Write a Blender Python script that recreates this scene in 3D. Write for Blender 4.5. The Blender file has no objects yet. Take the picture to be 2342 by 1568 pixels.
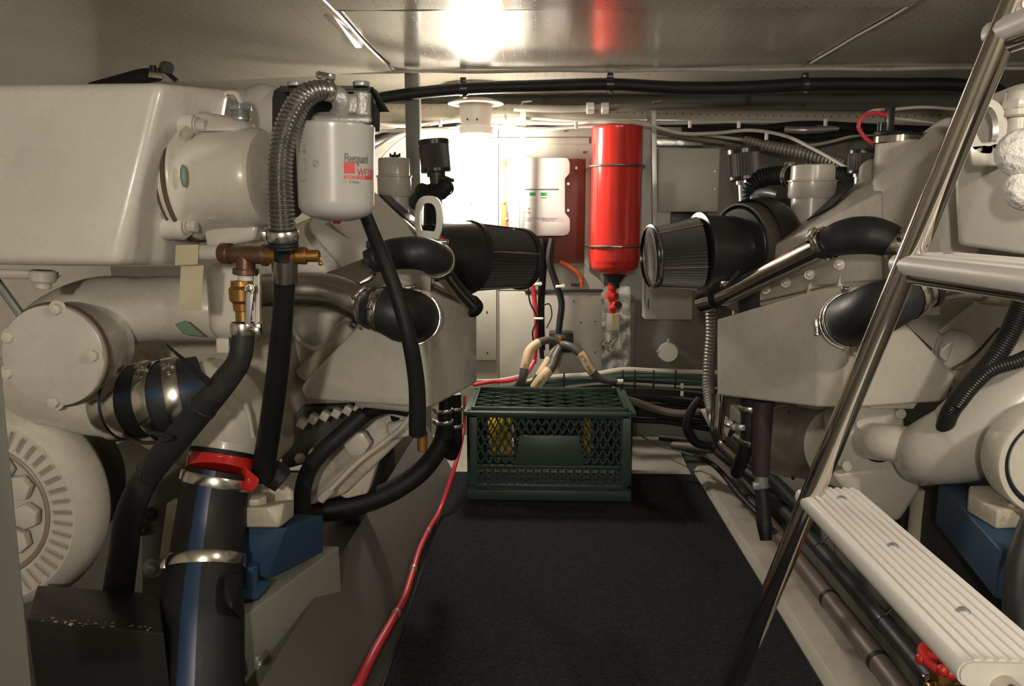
import bpy, bmesh, math, random
from mathutils import Vector, Matrix
from mathutils.noise import noise as mnoise
random.seed(7)
PI = math.pi
sc = bpy.context.scene
COL = sc.collection

# ---------------- camera ----------------
EYE = Vector((0, 0, 0.815))
FPX = 1800.0
PITCH = math.atan(284 / 1800.0)
YAW = math.atan(64 * math.cos(PITCH) / 1800.0)
cam_d = bpy.data.cameras.new('camera')
cam = bpy.data.objects.new('camera', cam_d)
COL.objects.link(cam)
cam.location = EYE
cam.rotation_euler = (PI / 2 - PITCH, 0, YAW)
cam_d.sensor_fit = 'HORIZONTAL'
cam_d.sensor_width = 36.0
cam_d.lens = FPX / 2342 * 36.0
cam_d.clip_start = 0.02
cam_d.clip_end = 50
sc.camera = cam
CF = Vector((-math.sin(YAW) * math.cos(PITCH), math.cos(YAW) * math.cos(PITCH), -math.sin(PITCH)))
CR = Vector((math.cos(YAW), math.sin(YAW), 0))
CU = CR.cross(CF)

def P(px, py, Y):
    """point of the place seen at photograph pixel (px, py) at distance Y along the room"""
    d = CF + CR * ((px - 1171) / FPX) + CU * ((784 - py) / FPX)
    return EYE + d * (Y / d.y)

def M(w, p):
    """metres spanned by w pixels at point p"""
    return w * (p - EYE).dot(CF) / FPX

# ---------------- view, world, lights ----------------
sc.view_settings.view_transform = 'Standard'
sc.view_settings.look = 'None'
sc.view_settings.gamma = 1.0
sc.view_settings.use_curve_mapping = False
sc.view_settings.exposure = 0.0
wd = bpy.data.worlds.new('world')
sc.world = wd
wd.use_nodes = True
wd.node_tree.nodes['Background'].inputs[0].default_value = (1.0, 0.93, 0.82, 1)
wd.node_tree.nodes['Background'].inputs[1].default_value = 0.04

# the only light is two glowing bulbs: (centre, radius, emission strength)
FAR_BULB = (P(1088, 384, 2.56), 0.056, 180.0)
NEAR_BULBS = ((Vector((-0.12, -0.50, 0.95)), 0.03, 960.0), (Vector((0.74, 0.34, 1.13)), 0.03, 470.0))
BULB_COL = (1.0, 0.90, 0.785)

# ---------------- materials ----------------
def lin(c):
    return tuple(((v / 255) / 12.92 if v / 255 <= 0.04045 else ((v / 255 + 0.055) / 1.055) ** 2.4) for v in c)

def mat(name, col, rough=0.5, metal=0.0, dirt=0.0, dirt_col=(0.10, 0.075, 0.045), dirt_scale=9.0, bump=0.0, bump_scale=60.0,
        var=0.06, rust=0.0, coat=0.0, spec=0.5):
    m = bpy.data.materials.new(name)
    m.use_nodes = True
    nt = m.node_tree
    b = nt.nodes['Principled BSDF']
    b.inputs['Roughness'].default_value = rough
    b.inputs['Metallic'].default_value = metal
    b.inputs['Coat Weight'].default_value = coat
    b.inputs['Specular IOR Level'].default_value = spec
    tc = nt.nodes.new('ShaderNodeTexCoord')
    geo = nt.nodes.new('ShaderNodeNewGeometry')
    def noise(scale, detail=4, rgh=0.6):
        n = nt.nodes.new('ShaderNodeTexNoise')
        n.inputs['Scale'].default_value = scale
        n.inputs['Detail'].default_value = detail
        n.inputs['Roughness'].default_value = rgh
        nt.links.new(geo.outputs['Position'], n.inputs['Vector'])
        return n
    def ramp(src, lo, hi, vmax):
        r = nt.nodes.new('ShaderNodeMapRange')
        r.inputs['From Min'].default_value = lo
        r.inputs['From Max'].default_value = hi
        r.inputs['To Min'].default_value = 0
        r.inputs['To Max'].default_value = vmax
        nt.links.new(src, r.inputs['Value'])
        return r.outputs[0]
    def mix(a, b_, f):
        x = nt.nodes.new('ShaderNodeMix')
        x.data_type = 'RGBA'
        if isinstance(a, tuple): x.inputs['A'].default_value = (*a, 1)
        else: nt.links.new(a, x.inputs['A'])
        if isinstance(b_, tuple): x.inputs['B'].default_value = (*b_, 1)
        else: nt.links.new(b_, x.inputs['B'])
        nt.links.new(f, x.inputs['Factor'])
        return x.outputs['Result']
    n1 = noise(5.0)
    dark = tuple(v * (1 - var * 2) for v in col)
    lite = tuple(min(1, v * (1 + var)) for v in col)
    c = mix(dark, lite, ramp(n1.outputs['Fac'], 0.3, 0.7, 1))
    if dirt > 0:
        n2 = noise(dirt_scale, 8, 0.75)
        c = mix(c, dirt_col, ramp(n2.outputs['Fac'], 0.52, 0.72, dirt))
    if rust > 0:
        n3 = noise(22, 6, 0.7)
        c = mix(c, (0.22, 0.07, 0.02), ramp(n3.outputs['Fac'], 0.66, 0.74, rust))
    nt.links.new(c, b.inputs['Base Color'])
    nr = noise(14.0, 5, 0.7)
    nt.links.new(ramp(nr.outputs['Fac'], 0.2, 0.9, 1), (mr := nt.nodes.new('ShaderNodeMapRange')).inputs['Value'])
    mr.inputs['To Min'].default_value = max(0.02, rough * 0.8)
    mr.inputs['To Max'].default_value = min(1, rough * 1.25)
    nt.links.new(mr.outputs[0], b.inputs['Roughness'])
    if bump > 0:
        nb = noise(bump_scale, 3, 0.5)
        bp = nt.nodes.new('ShaderNodeBump')
        bp.inputs['Strength'].default_value = bump
        bp.inputs['Distance'].default_value = 0.002
        nt.links.new(nb.outputs['Fac'], bp.inputs['Height'])
        nt.links.new(bp.outputs[0], b.inputs['Normal'])
    return m

def emit(name, col, s):
    m = bpy.data.materials.new(name)
    m.use_nodes = True
    b = m.node_tree.nodes['Principled BSDF']
    b.inputs['Base Color'].default_value = (*col, 1)
    b.inputs['Emission Color'].default_value = (*col, 1)
    b.inputs['Emission Strength'].default_value = s
    return m

CREAM = (0.61, 0.575, 0.495)
paint = mat('cream_enamel', CREAM, 0.28, dirt=0.25, dirt_col=(0.30, 0.25, 0.17), bump=0.25, bump_scale=90, coat=0.3)
paint_clean = mat('clean_enamel', (0.57, 0.54, 0.475), 0.28, dirt=0.08, dirt_col=(0.35, 0.30, 0.22), bump=0.15, bump_scale=70, coat=0.3)
paint_dirty = mat('dirty_enamel', (0.52, 0.47, 0.37), 0.4, dirt=0.75, dirt_col=(0.10, 0.07, 0.04), dirt_scale=14, bump=0.5, bump_scale=70, rust=0.3)
paint_green = mat('chipped_green', (0.16, 0.24, 0.17), 0.5, dirt=0.4)
gasket = mat('brown_gasket', (0.10, 0.065, 0.035), 0.8, dirt=0.5, bump=0.6)
wallpaint = mat('wall_paint', (0.42, 0.405, 0.34), 0.5, dirt=0.25, dirt_col=(0.25, 0.21, 0.13), bump=0.12)
wallgrey = mat('wall_grey_paint', (0.22, 0.215, 0.185), 0.5, dirt=0.35, bump=0.15)
floorpaint = mat('floor_paint', (0.40, 0.37, 0.31), 0.55, dirt=0.5, dirt_col=(0.13, 0.10, 0.07), bump=0.2)
bearerpaint = mat('bearer_paint', (0.21, 0.21, 0.175), 0.42, dirt=0.45, dirt_col=(0.14, 0.12, 0.08), bump=0.15)
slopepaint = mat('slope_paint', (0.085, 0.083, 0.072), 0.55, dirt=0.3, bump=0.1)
rubber = mat('black_rubber', (0.011, 0.011, 0.011), 0.55, spec=0.3, bump=0.2, bump_scale=200, dirt=0.15, dirt_col=(0.06, 0.055, 0.05))
rubber_soft = mat('soft_rubber', (0.022, 0.023, 0.025), 0.5, bump=0.12, bump_scale=120)
greyrubber = mat('grey_rubber', (0.019, 0.020, 0.021), 0.55, spec=0.35, dirt=0.3, dirt_col=(0.1, 0.09, 0.08))
chrome = mat('polished_steel', (0.62, 0.57, 0.52), 0.10, 1.0, var=0.03)
brushed = mat('brushed_steel', (0.50, 0.47, 0.43), 0.27, 1.0, dirt=0.3, dirt_col=(0.15, 0.12, 0.09))
stainless = mat('clamp_steel', (0.68, 0.65, 0.60), 0.22, 1.0, var=0.04)
galv = mat('galvanised', (0.42, 0.44, 0.44), 0.40, 0.7, dirt=0.3)
castal = mat('cast_aluminium', (0.36, 0.35, 0.32), 0.45, 0.5, dirt=0.4, bump=0.5, bump_scale=220)
brass = mat('brass', (0.38, 0.20, 0.06), 0.35, 0.85, dirt=0.6, dirt_col=(0.12, 0.05, 0.02))
bronze = mat('bronze', (0.15, 0.075, 0.045), 0.42, 0.6, dirt=0.5, dirt_col=(0.30, 0.25, 0.2))
blackpaint = mat('black_paint', (0.022, 0.022, 0.021), 0.4, dirt=0.2, dirt_col=(0.08, 0.07, 0.05), bump=0.2)
blackplastic = mat('black_plastic', (0.02, 0.02, 0.02), 0.3)
blackbox = mat('chipped_black', (0.014, 0.014, 0.013), 0.35, dirt=0.0, rust=0.0, bump=0.4)
redplastic = mat('red_silicone', (0.62, 0.025, 0.02), 0.2, coat=0.5, dirt=0.1)
redpaint = mat('red_enamel', (0.55, 0.028, 0.02), 0.2, coat=0.4, var=0.04)
redcable = mat('red_cable', (0.62, 0.04, 0.06), 0.4)
redhandle = mat('red_handle', (0.45, 0.02, 0.02), 0.35)
bluepaint = mat('blue_mount', (0.02, 0.052, 0.105), 0.6, dirt=0.45, dirt_col=(0.02, 0.04, 0.08), bump=0.2)
bluestripe = mat('blue_stripe', (0.012, 0.035, 0.09), 0.4, dirt=0.4, dirt_col=(0.03, 0.03, 0.04))
greencrate = mat('green_crate', (0.028, 0.055, 0.04), 0.4, dirt=0.2, dirt_col=(0.07, 0.08, 0.06))
yellow = mat('yellow_plastic', (0.75, 0.48, 0.02), 0.4)
whiteplastic = mat('white_plastic', (0.72, 0.69, 0.62), 0.45, var=0.02)
whitecable = mat('white_cable', (0.55, 0.52, 0.45), 0.5)
greycable = mat('grey_cable', (0.20, 0.19, 0.17), 0.5)
greencable = mat('green_cable', (0.03, 0.10, 0.075), 0.5)
tan = mat('cable_label', (0.58, 0.44, 0.27), 0.6)
darkink = mat('dark_ink', (0.05, 0.045, 0.04), 0.6)
greyink = mat('grey_ink', (0.12, 0.11, 0.10), 0.6)
redink = mat('red_ink', (0.55, 0.05, 0.05), 0.5)
palered = mat('pale_red_ink', (0.52, 0.22, 0.20), 0.5)
filterpaint = mat('filter_white', (0.42, 0.41, 0.38), 0.25, coat=0.4, var=0.02)
boxwhite = mat('box_white', (0.46, 0.44, 0.37), 0.45, dirt=0.1, dirt_col=(0.3, 0.26, 0.18))
alum = mat('aluminium_strip', (0.60, 0.59, 0.55), 0.38, 0.6)
foil = mat('foil_patch', (0.50, 0.50, 0.46), 0.32, 0.75, dirt=0.4, bump=2.5, bump_scale=16)
redwood = mat('varnished_board', (0.16, 0.045, 0.022), 0.4, dirt=0.3, dirt_col=(0.07, 0.02, 0.01))
orange = mat('orange_paint', (0.60, 0.16, 0.04), 0.5)
tagcream = mat('cream_plastic', (0.55, 0.49, 0.33), 0.5, dirt=0.2, rust=0.6)
brownpipe = mat('brown_hose', (0.13, 0.10, 0.085), 0.45, dirt=0.5, dirt_col=(0.05, 0.04, 0.03))
conduit = mat('grey_conduit', (0.23, 0.22, 0.19), 0.35, 0.2)
beigepipe = mat('beige_pipe', (0.42, 0.38, 0.31), 0.5)
far_glow = emit('lit_bulb_far', BULB_COL, FAR_BULB[2])
near_glow = [emit('lit_bulb_near', BULB_COL, b[2]) for b in NEAR_BULBS]
lcd = emit('green_display', (0.01, 0.22, 0.05), 0.5)
lcdseg = mat('display_digits', (0.01, 0.05, 0.02), 0.4)
wood = mat('tan_wood', (0.38, 0.31, 0.19), 0.6)
treadwhite = mat('white_tread', (0.68, 0.655, 0.61), 0.42, var=0.02, dirt=0.06, dirt_col=(0.4, 0.36, 0.3))

# ---------------- geometry collector ----------------
class G:
    def __init__(self):
        self.bm = bmesh.new()
        self.mi = 0
    def merge(self, tmp):
        vm = {}
        for v in tmp.verts: vm[v] = self.bm.verts.new(v.co)
        for f in tmp.faces:
            try:
                nf = self.bm.faces.new([vm[v] for v in f.verts])
                nf.material_index = self.mi
            except ValueError:
                pass
        tmp.free()
    def raw(self, verts, faces):
        vs = [self.bm.verts.new(v) for v in verts]
        out = []
        for f in faces:
            try:
                nf = self.bm.faces.new([vs[i] for i in f]); nf.material_index = self.mi; out.append(nf)
            except ValueError:
                pass
        return out
    def _bev(self, tmp, bev, seg, ang=18):
        if bev > 0:
            tmp.normal_update()
            es = [e for e in tmp.edges if len(e.link_faces) == 2 and e.calc_face_angle(0) > math.radians(ang)]
            bmesh.ops.bevel(tmp, geom=es, offset=bev, segments=seg, profile=0.5, affect='EDGES', clamp_overlap=True)
        self.merge(tmp)
    def box(self, c, s, R=None, bev=0.0, seg=2):
        tmp = bmesh.new()
        bmesh.ops.create_cube(tmp, size=1.0)
        for v in tmp.verts:
            q = Vector((v.co.x * s[0], v.co.y * s[1], v.co.z * s[2]))
            if R is not None: q = R @ q
            v.co = q + Vector(c)
        self._bev(tmp, bev, seg)
        return self
    def hull(self, pts, bev=0.0, seg=3):
        tmp = bmesh.new()
        for p in pts: tmp.verts.new(p)
        r = bmesh.ops.convex_hull(tmp, input=tmp.verts)
        junk = [e for e in r['geom_interior'] + r['geom_unused'] if isinstance(e, bmesh.types.BMVert)]
        if junk: bmesh.ops.delete(tmp, geom=list(set(junk)), context='VERTS')
        bmesh.ops.dissolve_limit(tmp, angle_limit=math.radians(4), verts=tmp.verts, edges=tmp.edges)
        self._bev(tmp, bev, seg, 12)
        return self
    def prism(self, poly, vec, bev=0.0, seg=2):
        vec = Vector(vec)
        tmp = bmesh.new()
        a = [tmp.verts.new(p) for p in poly]
        b = [tmp.verts.new(Vector(p) + vec) for p in poly]
        n = len(a)
        tmp.faces.new(a[::-1]); tmp.faces.new(b)
        for i in range(n): tmp.faces.new([a[i], a[(i + 1) % n], b[(i + 1) % n], b[i]])
        bmesh.ops.recalc_face_normals(tmp, faces=tmp.faces)
        self._bev(tmp, bev, seg, 25)
        return self
    def lathe(self, o, ax, prof, n=32, arc=None):
        o = Vector(o); ax = Vector(ax).normalized()
        u = ax.orthogonal().normalized(); w = ax.cross(u)
        rings = []; verts = []; faces = []
        for t, r in prof:
            if r < 1e-6:
                rings.append([len(verts)]); verts.append(o + ax * t)
            else:
                rings.append(list(range(len(verts), len(verts) + n)))
                for k in range(n):
                    a = 2 * PI * k / n
                    verts.append(o + ax * t + (u * math.cos(a) + w * math.sin(a)) * r)
        for A, B in zip(rings, rings[1:]):
            if len(A) == 1 and len(B) == 1: continue
            for k in range(n):
                k2 = (k + 1) % n
                if len(A) == 1: faces.append([A[0], B[k2], B[k]])
                elif len(B) == 1: faces.append([A[k], A[k2], B[0]])
                else: faces.append([A[k], A[k2], B[k2], B[k]])
        self.raw(verts, faces)
        return self
    def cyl(self, p0, p1, r, r2=None, n=28, bev=None):
        p0 = Vector(p0); p1 = Vector(p1)
        r2 = r if r2 is None else r2
        L = (p1 - p0).length
        b = min(r, r2, L) * 0.12 if bev is None else bev
        return self.lathe(p0, p1 - p0, [(0, 0), (0, r - b), (b, r), (L - b, r2), (L, r2 - b), (L, 0)], n)
    def hexb(self, p, ax, r, h, washer=0.0, rot=0.0):
        ax = Vector(ax).normalized(); p = Vector(p)
        if washer > 0:
            self.lathe(p, ax, [(0, 0), (0, washer), (h * .18, washer), (h * .2, 0)], 24)
        u = ax.orthogonal().normalized(); w = ax.cross(u)
        tmp = bmesh.new()
        a = []
        for k in range(6):
            t = rot + PI / 3 * k
            a.append(p + (u * math.cos(t) + w * math.sin(t)) * r)
        self.prism(a, ax * h, bev=min(r, h) * 0.12)
        tmp.free()
        return self
    def torus(self, c, ax, R, r, n=40, m=10, a0=0, a1=2 * PI):
        c = Vector(c); ax = Vector(ax).normalized()
        u = ax.orthogonal().normalized(); w = ax.cross(u)
        verts = []; faces = []
        full = abs(a1 - a0 - 2 * PI) < 1e-4
        for i in range(n if full else n + 1):
            a = a0 + (a1 - a0) * i / n
            d = u * math.cos(a) + w * math.sin(a)
            for j in range(m):
                b = 2 * PI * j / m
                verts.append(c + d * (R + r * math.cos(b)) + ax * r * math.sin(b))
        for i in range(n):
            i2 = (i + 1) % n if full else i + 1
            for j in range(m):
                faces.append([i * m + j, i2 * m + j, i2 * m + (j + 1) % m, i * m + (j + 1) % m])
        self.raw(verts, faces)
        return self
    def ball(self, c, r, s=(1, 1, 1), sub=3):
        tmp = bmesh.new()
        bmesh.ops.create_icosphere(tmp, subdivisions=sub, radius=r)
        for v in tmp.verts: v.co = Vector((v.co.x * s[0], v.co.y * s[1], v.co.z * s[2])) + Vector(c)
        self.merge(tmp)
        return self
    def sweep(self, path, n=20, ridge=None, stripe=None, stripe_dir=None, caps=True, jitter=0.0, twist=0.0, flat=1.0):
        """path: Path. ridge=(pitch, amplitude fraction). stripe=(half angle, material index)"""
        S = path.fine(ridge[0] / 6.0) if ridge else path.S
        verts = []; faces = []; fm = []
        T0 = S[0][1]
        u = T0.orthogonal().normalized()
        if stripe_dir is not None:
            u = (stripe_dir - T0 * stripe_dir.dot(T0)).normalized()
        s = 0.0; prev = S[0][0]
        for i, (p, t, r) in enumerate(S):
            u = (u - t * u.dot(t)).normalized(); w = t.cross(u)
            s += (p - prev).length; prev = p
            rr = r
            if ridge:
                rr = r * (1 + ridge[1] * (abs(math.sin(PI * s / ridge[0])) * 2 - 1.4))
            if jitter: rr *= 1 + jitter * mnoise(p * 40)
            for k in range(n):
                a = 2 * PI * k / n + twist * s
                verts.append(p + (u * math.cos(a) + w * math.sin(a) * flat) * rr)
        m = len(S)
        for i in range(m - 1):
            for k in range(n):
                k2 = (k + 1) % n
                faces.append([i * n + k, i * n + k2, (i + 1) * n + k2, (i + 1) * n + k])
                a = (2 * PI * (k + .5) / n + PI) % (2 * PI) - PI
                fm.append(stripe[1] if stripe and abs(a) < stripe[0] else self.mi)
        fs = self.raw(verts, faces)
        for f, k in zip(fs, fm): f.material_index = k
        if caps:
            self.raw([verts[k] for k in range(n)], [list(range(n))[::-1]])
            self.raw([verts[(m - 1) * n + k] for k in range(n)], [list(range(n))])
        return self
    def done(self, name, mt, parent=None, sharp=32, weld=True):
        bm = self.bm
        if weld: bmesh.ops.remove_doubles(bm, verts=bm.verts, dist=2e-5)
        bmesh.ops.recalc_face_normals(bm, faces=bm.faces)
        co = [v.co for v in bm.verts]
        lo = Vector((min(c.x for c in co), min(c.y for c in co), min(c.z for c in co)))
        hi = Vector((max(c.x for c in co), max(c.y for c in co), max(c.z for c in co)))
        org = Vector(((lo.x + hi.x) / 2, (lo.y + hi.y) / 2, lo.z))
        for v in bm.verts: v.co -= org
        for f in bm.faces: f.smooth = True
        for e in bm.edges:
            if len(e.link_faces) == 2 and e.calc_face_angle(0) > math.radians(sharp): e.smooth = False
        me = bpy.data.meshes.new(name)
        bm.to_mesh(me); bm.free()
        for m_ in (mt if isinstance(mt, (list, tuple)) else [mt]): me.materials.append(m_)
        o = bpy.data.objects.new(name, me)
        COL.objects.link(o)
        o['org'] = tuple(org)
        if parent is not None:
            o.parent = parent
            o.location = org - Vector(parent['org'])
        else:
            o.location = org
        return o

class Path:
    def __init__(self, pts, world=False, res=10, rad=None):
        """pts: (px, py, Y, width px) or, with world, (Vector, radius)"""
        K = []
        for q in pts:
            if world: K.append((Vector(q[0]), q[1]))
            else:
                p = P(q[0], q[1], q[2]); K.append((p, M(q[3], p) / 2))
        self.K = K
        self.S = self._sample(res)
    def _sample(self, res):
        K = self.K
        if len(K) == 2:
            t = (K[1][0] - K[0][0]).normalized()
            return [(K[0][0].lerp(K[1][0], i / 6), t, K[0][1] + (K[1][1] - K[0][1]) * i / 6) for i in range(7)]
        E = [(K[0][0] * 2 - K[1][0], K[0][1])] + K + [(K[-1][0] * 2 - K[-2][0], K[-1][1])]
        out = []
        for i in range(1, len(E) - 2):
            p0, p1, p2, p3 = (E[i + d][0] for d in (-1, 0, 1, 2))
            # centripetal-ish tangents
            d1 = max((p1 - p0).length, 1e-5); d2 = max((p2 - p1).length, 1e-5); d3 = max((p3 - p2).length, 1e-5)
            m1 = ((p1 - p0) / d1 * d2 + (p2 - p1)) / 2 if d1 else p2 - p1
            m1 = (p2 - p1) * (d1 / (d1 + d2)) + (p1 - p0) / d1 * d2 * (d2 / (d1 + d2))
            m2 = (p2 - p1) * (d3 / (d2 + d3)) + (p3 - p2) / d3 * d2 * (d2 / (d2 + d3))
            for k in range(res):
                t = k / res
                h = (2*t**3 - 3*t**2 + 1, t**3 - 2*t**2 + t, -2*t**3 + 3*t**2, t**3 - t**2)
                dh = (6*t*t - 6*t, 3*t*t - 4*t + 1, -6*t*t + 6*t, 3*t*t - 2*t)
                pos = p1 * h[0] + m1 * h[1] + p2 * h[2] + m2 * h[3]
                tan_ = p1 * dh[0] + m1 * dh[1] + p2 * dh[2] + m2 * dh[3]
                out.append((pos, tan_.normalized() if tan_.length > 1e-7 else (p2 - p1).normalized(), E[i][1] + (E[i + 1][1] - E[i][1]) * t))
        out.append((K[-1][0].copy(), (K[-1][0] - K[-2][0]).normalized(), K[-1][1]))
        out[-1] = (out[-1][0], (out[-1][0] - out[-2][0]).normalized(), out[-1][2])
        return out
    def length(self):
        return sum((b[0] - a[0]).length for a, b in zip(self.S, self.S[1:]))
    def fine(self, step):
        L = self.length(); n = max(2, int(L / step))
        return [self.at(i / n) for i in range(n + 1)]
    def at(self, f):
        L = self.length() * f; s = 0
        for a, b in zip(self.S, self.S[1:]):
            d = (b[0] - a[0]).length
            if s + d >= L - 1e-9 and d > 0:
                t = (L - s) / d
                return (a[0].lerp(b[0], t), a[1].lerp(b[1], t).normalized(), a[2] + (b[2] - a[2]) * t)
            s += d
        return self.S[-1]

def tag(o, label, cat, group=None, kind=None):
    o['label'] = label; o['category'] = cat
    if group: o['group'] = group
    if kind: o['kind'] = kind
    return o
def thing(name, label, cat, loc, group=None):
    o = bpy.data.objects.new(name, None)
    COL.objects.link(o)
    o.empty_display_size = 0.05
    o.location = loc
    o['org'] = tuple(loc)
    return tag(o, label, cat, group)
def struct(o):
    o['kind'] = 'structure'
    return o

def hose(name, pts, mt, label=None, cat='hose', parent=None, n=20, ridge=None, group=None, world=False, **kw):
    pa = Path(pts, world)
    if parent is None and label is not None:
        o = G().sweep(pa, n, ridge, **kw).done(name, mt)
        tag(o, label, cat, group)
    else:
        o = G().sweep(pa, n, ridge, **kw).done(name, mt, parent)
    return o, pa

def clamp(parent, p, t, r, width=0.012, side=Vector((0, 0, 1)), mt=None, name='hose_clamp', screw=True):
    """a worm drive band round a hose at point p with axis t"""
    p = Vector(p); t = Vector(t).normalized(); side = Vector(side)
    side = (side - t * side.dot(t)).normalized(); w = t.cross(side)
    g = G()
    h = width / 2
    g.lathe(p, t, [(-h, r), (-h, r + .0012), (-h * .6, r + .0022), (h * .6, r + .0022), (h, r + .0012), (h, r)], 36)
    o = g.done(name, mt or stainless, parent)
    if screw:
        g = G()
        R = Matrix((t, w, side)).transposed()
        c = p + side * (r + .005)
        g.box(c, (width * .95, .017, .008), R, .0012)
        g.cyl(c + w * .008, c + w * .017, .0042, n=16)
        g.hexb(c + w * .017, w, .0048, .004)
        s = g.done('clamp_screw', mt or stainless, o)
        s.location = Vector(s['org']) - Vector(o['org'])
    return o

def text_geo(body, size, bold=0.0, sx=1.0, spacing=1.0):
    cu = bpy.data.curves.new('lettering', 'FONT')
    cu.body = body; cu.size = size; cu.offset = bold; cu.space_character = spacing
    cu.resolution_u = 3
    ob = bpy.data.objects.new('lettering', cu)
    COL.objects.link(ob)
    dg = bpy.context.evaluated_depsgraph_get()
    me = bpy.data.meshes.new_from_object(ob.evaluated_get(dg))
    vs = [(v.co.x * sx, v.co.y) for v in me.vertices]
    fs = [list(p.vertices) for p in me.polygons]
    bpy.data.objects.remove(ob); bpy.data.curves.remove(cu); bpy.data.meshes.remove(me)
    return vs, fs
def text_on(g, body, size, o, u, v, n, **kw):
    """flat lettering starting at o, running along u, up along v, lifted along n"""
    vs, fs = text_geo(body, size, **kw)
    g.raw([Vector(o) + Vector(u) * x + Vector(v) * y + Vector(n) * .0006 for x, y in vs], fs)
XA, YA, ZA = Vector((1, 0, 0)), Vector((0, 1, 0)), Vector((0, 0, 1))
# ================= the compartment =================
ZC = 1.215        # height of the ceiling
YB = 2.80         # distance of the back wall

def ceiling_material():
    m = bpy.data.materials.new('perforated_liner')
    m.use_nodes = True
    nt = m.node_tree; L = nt.links
    b = nt.nodes['Principled BSDF']
    geo = nt.nodes.new('ShaderNodeNewGeometry')
    def vm(op, a, b_=None):
        n = nt.nodes.new('ShaderNodeVectorMath'); n.operation = op
        L.new(a, n.inputs[0])
        if b_ is not None: n.inputs[1].default_value = b_
        return n
    sc_ = vm('MULTIPLY', geo.outputs['Position'], (1 / .027, 1 / .027, 0))
    fr = vm('FRACTION', sc_.outputs[0])
    ce = vm('SUBTRACT', fr.outputs[0], (.5, .5, 0))
    ln = vm('LENGTH', ce.outputs[0])
    mr = nt.nodes.new('ShaderNodeMapRange')
    mr.inputs['From Min'].default_value = 0.045; mr.inputs['From Max'].default_value = 0.085
    L.new(ln.outputs['Value'], mr.inputs['Value'])
    n1 = nt.nodes.new('ShaderNodeTexNoise'); n1.inputs['Scale'].default_value = 2.2; n1.inputs['Detail'].default_value = 6
    L.new(geo.outputs['Position'], n1.inputs['Vector'])
    r1 = nt.nodes.new('ShaderNodeMapRange'); r1.inputs['From Min'].default_value = .35; r1.inputs['From Max'].default_value = .7
    L.new(n1.outputs['Fac'], r1.inputs['Value'])
    mx = nt.nodes.new('ShaderNodeMix'); mx.data_type = 'RGBA'
    mx.inputs['A'].default_value = (.44, .41, .34, 1); mx.inputs['B'].default_value = (.33, .30, .235, 1)
    L.new(r1.outputs[0], mx.inputs['Factor'])
    m2 = nt.nodes.new('ShaderNodeMix'); m2.data_type = 'RGBA'
    m2.inputs['A'].default_value = (.05, .045, .035, 1)
    L.new(mx.outputs['Result'], m2.inputs['B']); L.new(mr.outputs[0], m2.inputs['Factor'])
    L.new(m2.outputs['Result'], b.inputs['Base Color'])
    b.inputs['Roughness'].default_value = 0.2
    b.inputs['Coat Weight'].default_value = 0.5
    b.inputs['Coat Roughness'].default_value = 0.13
    n2 = nt.nodes.new('ShaderNodeTexNoise'); n2.inputs['Scale'].default_value = 130
    L.new(geo.outputs['Position'], n2.inputs['Vector'])
    ad = nt.nodes.new('ShaderNodeMath'); ad.operation = 'MULTIPLY_ADD'; ad.inputs[1].default_value = .25
    L.new(n2.outputs['Fac'], ad.inputs[0]); L.new(mr.outputs[0], ad.inputs[2])
    bp = nt.nodes.new('ShaderNodeBump'); bp.inputs['Strength'].default_value = .35; bp.inputs['Distance'].default_value = .0015
    L.new(ad.outputs[0], bp.inputs['Height']); L.new(bp.outputs[0], b.inputs['Normal'])
    return m
liner = ceiling_material()

def carpet_material():
    m = bpy.data.materials.new('navy_carpet')
    m.use_nodes = True
    nt = m.node_tree; L = nt.links; b = nt.nodes['Principled BSDF']
    geo = nt.nodes.new('ShaderNodeNewGeometry')
    n = nt.nodes.new('ShaderNodeTexNoise'); n.inputs['Scale'].default_value = 260; n.inputs['Detail'].default_value = 3
    mp = nt.nodes.new('ShaderNodeMapping'); mp.inputs['Scale'].default_value = (.6, 1.6, 1)
    L.new(geo.outputs['Position'], mp.inputs['Vector']); L.new(mp.outputs[0], n.inputs['Vector'])
    r = nt.nodes.new('ShaderNodeValToRGB')
    r.color_ramp.elements[0].position = .35; r.color_ramp.elements[0].color = (.007, .0075, .010, 1)
    r.color_ramp.elements[1].position = .68; r.color_ramp.elements[1].color = (.028, .029, .034, 1)
    L.new(n.outputs['Fac'], r.inputs[0]); L.new(r.outputs[0], b.inputs['Base Color'])
    b.inputs['Roughness'].default_value = .95
    b.inputs['Specular IOR Level'].default_value = .15
    bp = nt.nodes.new('ShaderNodeBump'); bp.inputs['Strength'].default_value = .8; bp.inputs['Distance'].default_value = .003
    L.new(n.outputs['Fac'], bp.inputs['Height']); L.new(bp.outputs[0], b.inputs['Normal'])
    return m
carpet_m = carpet_material()

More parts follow.
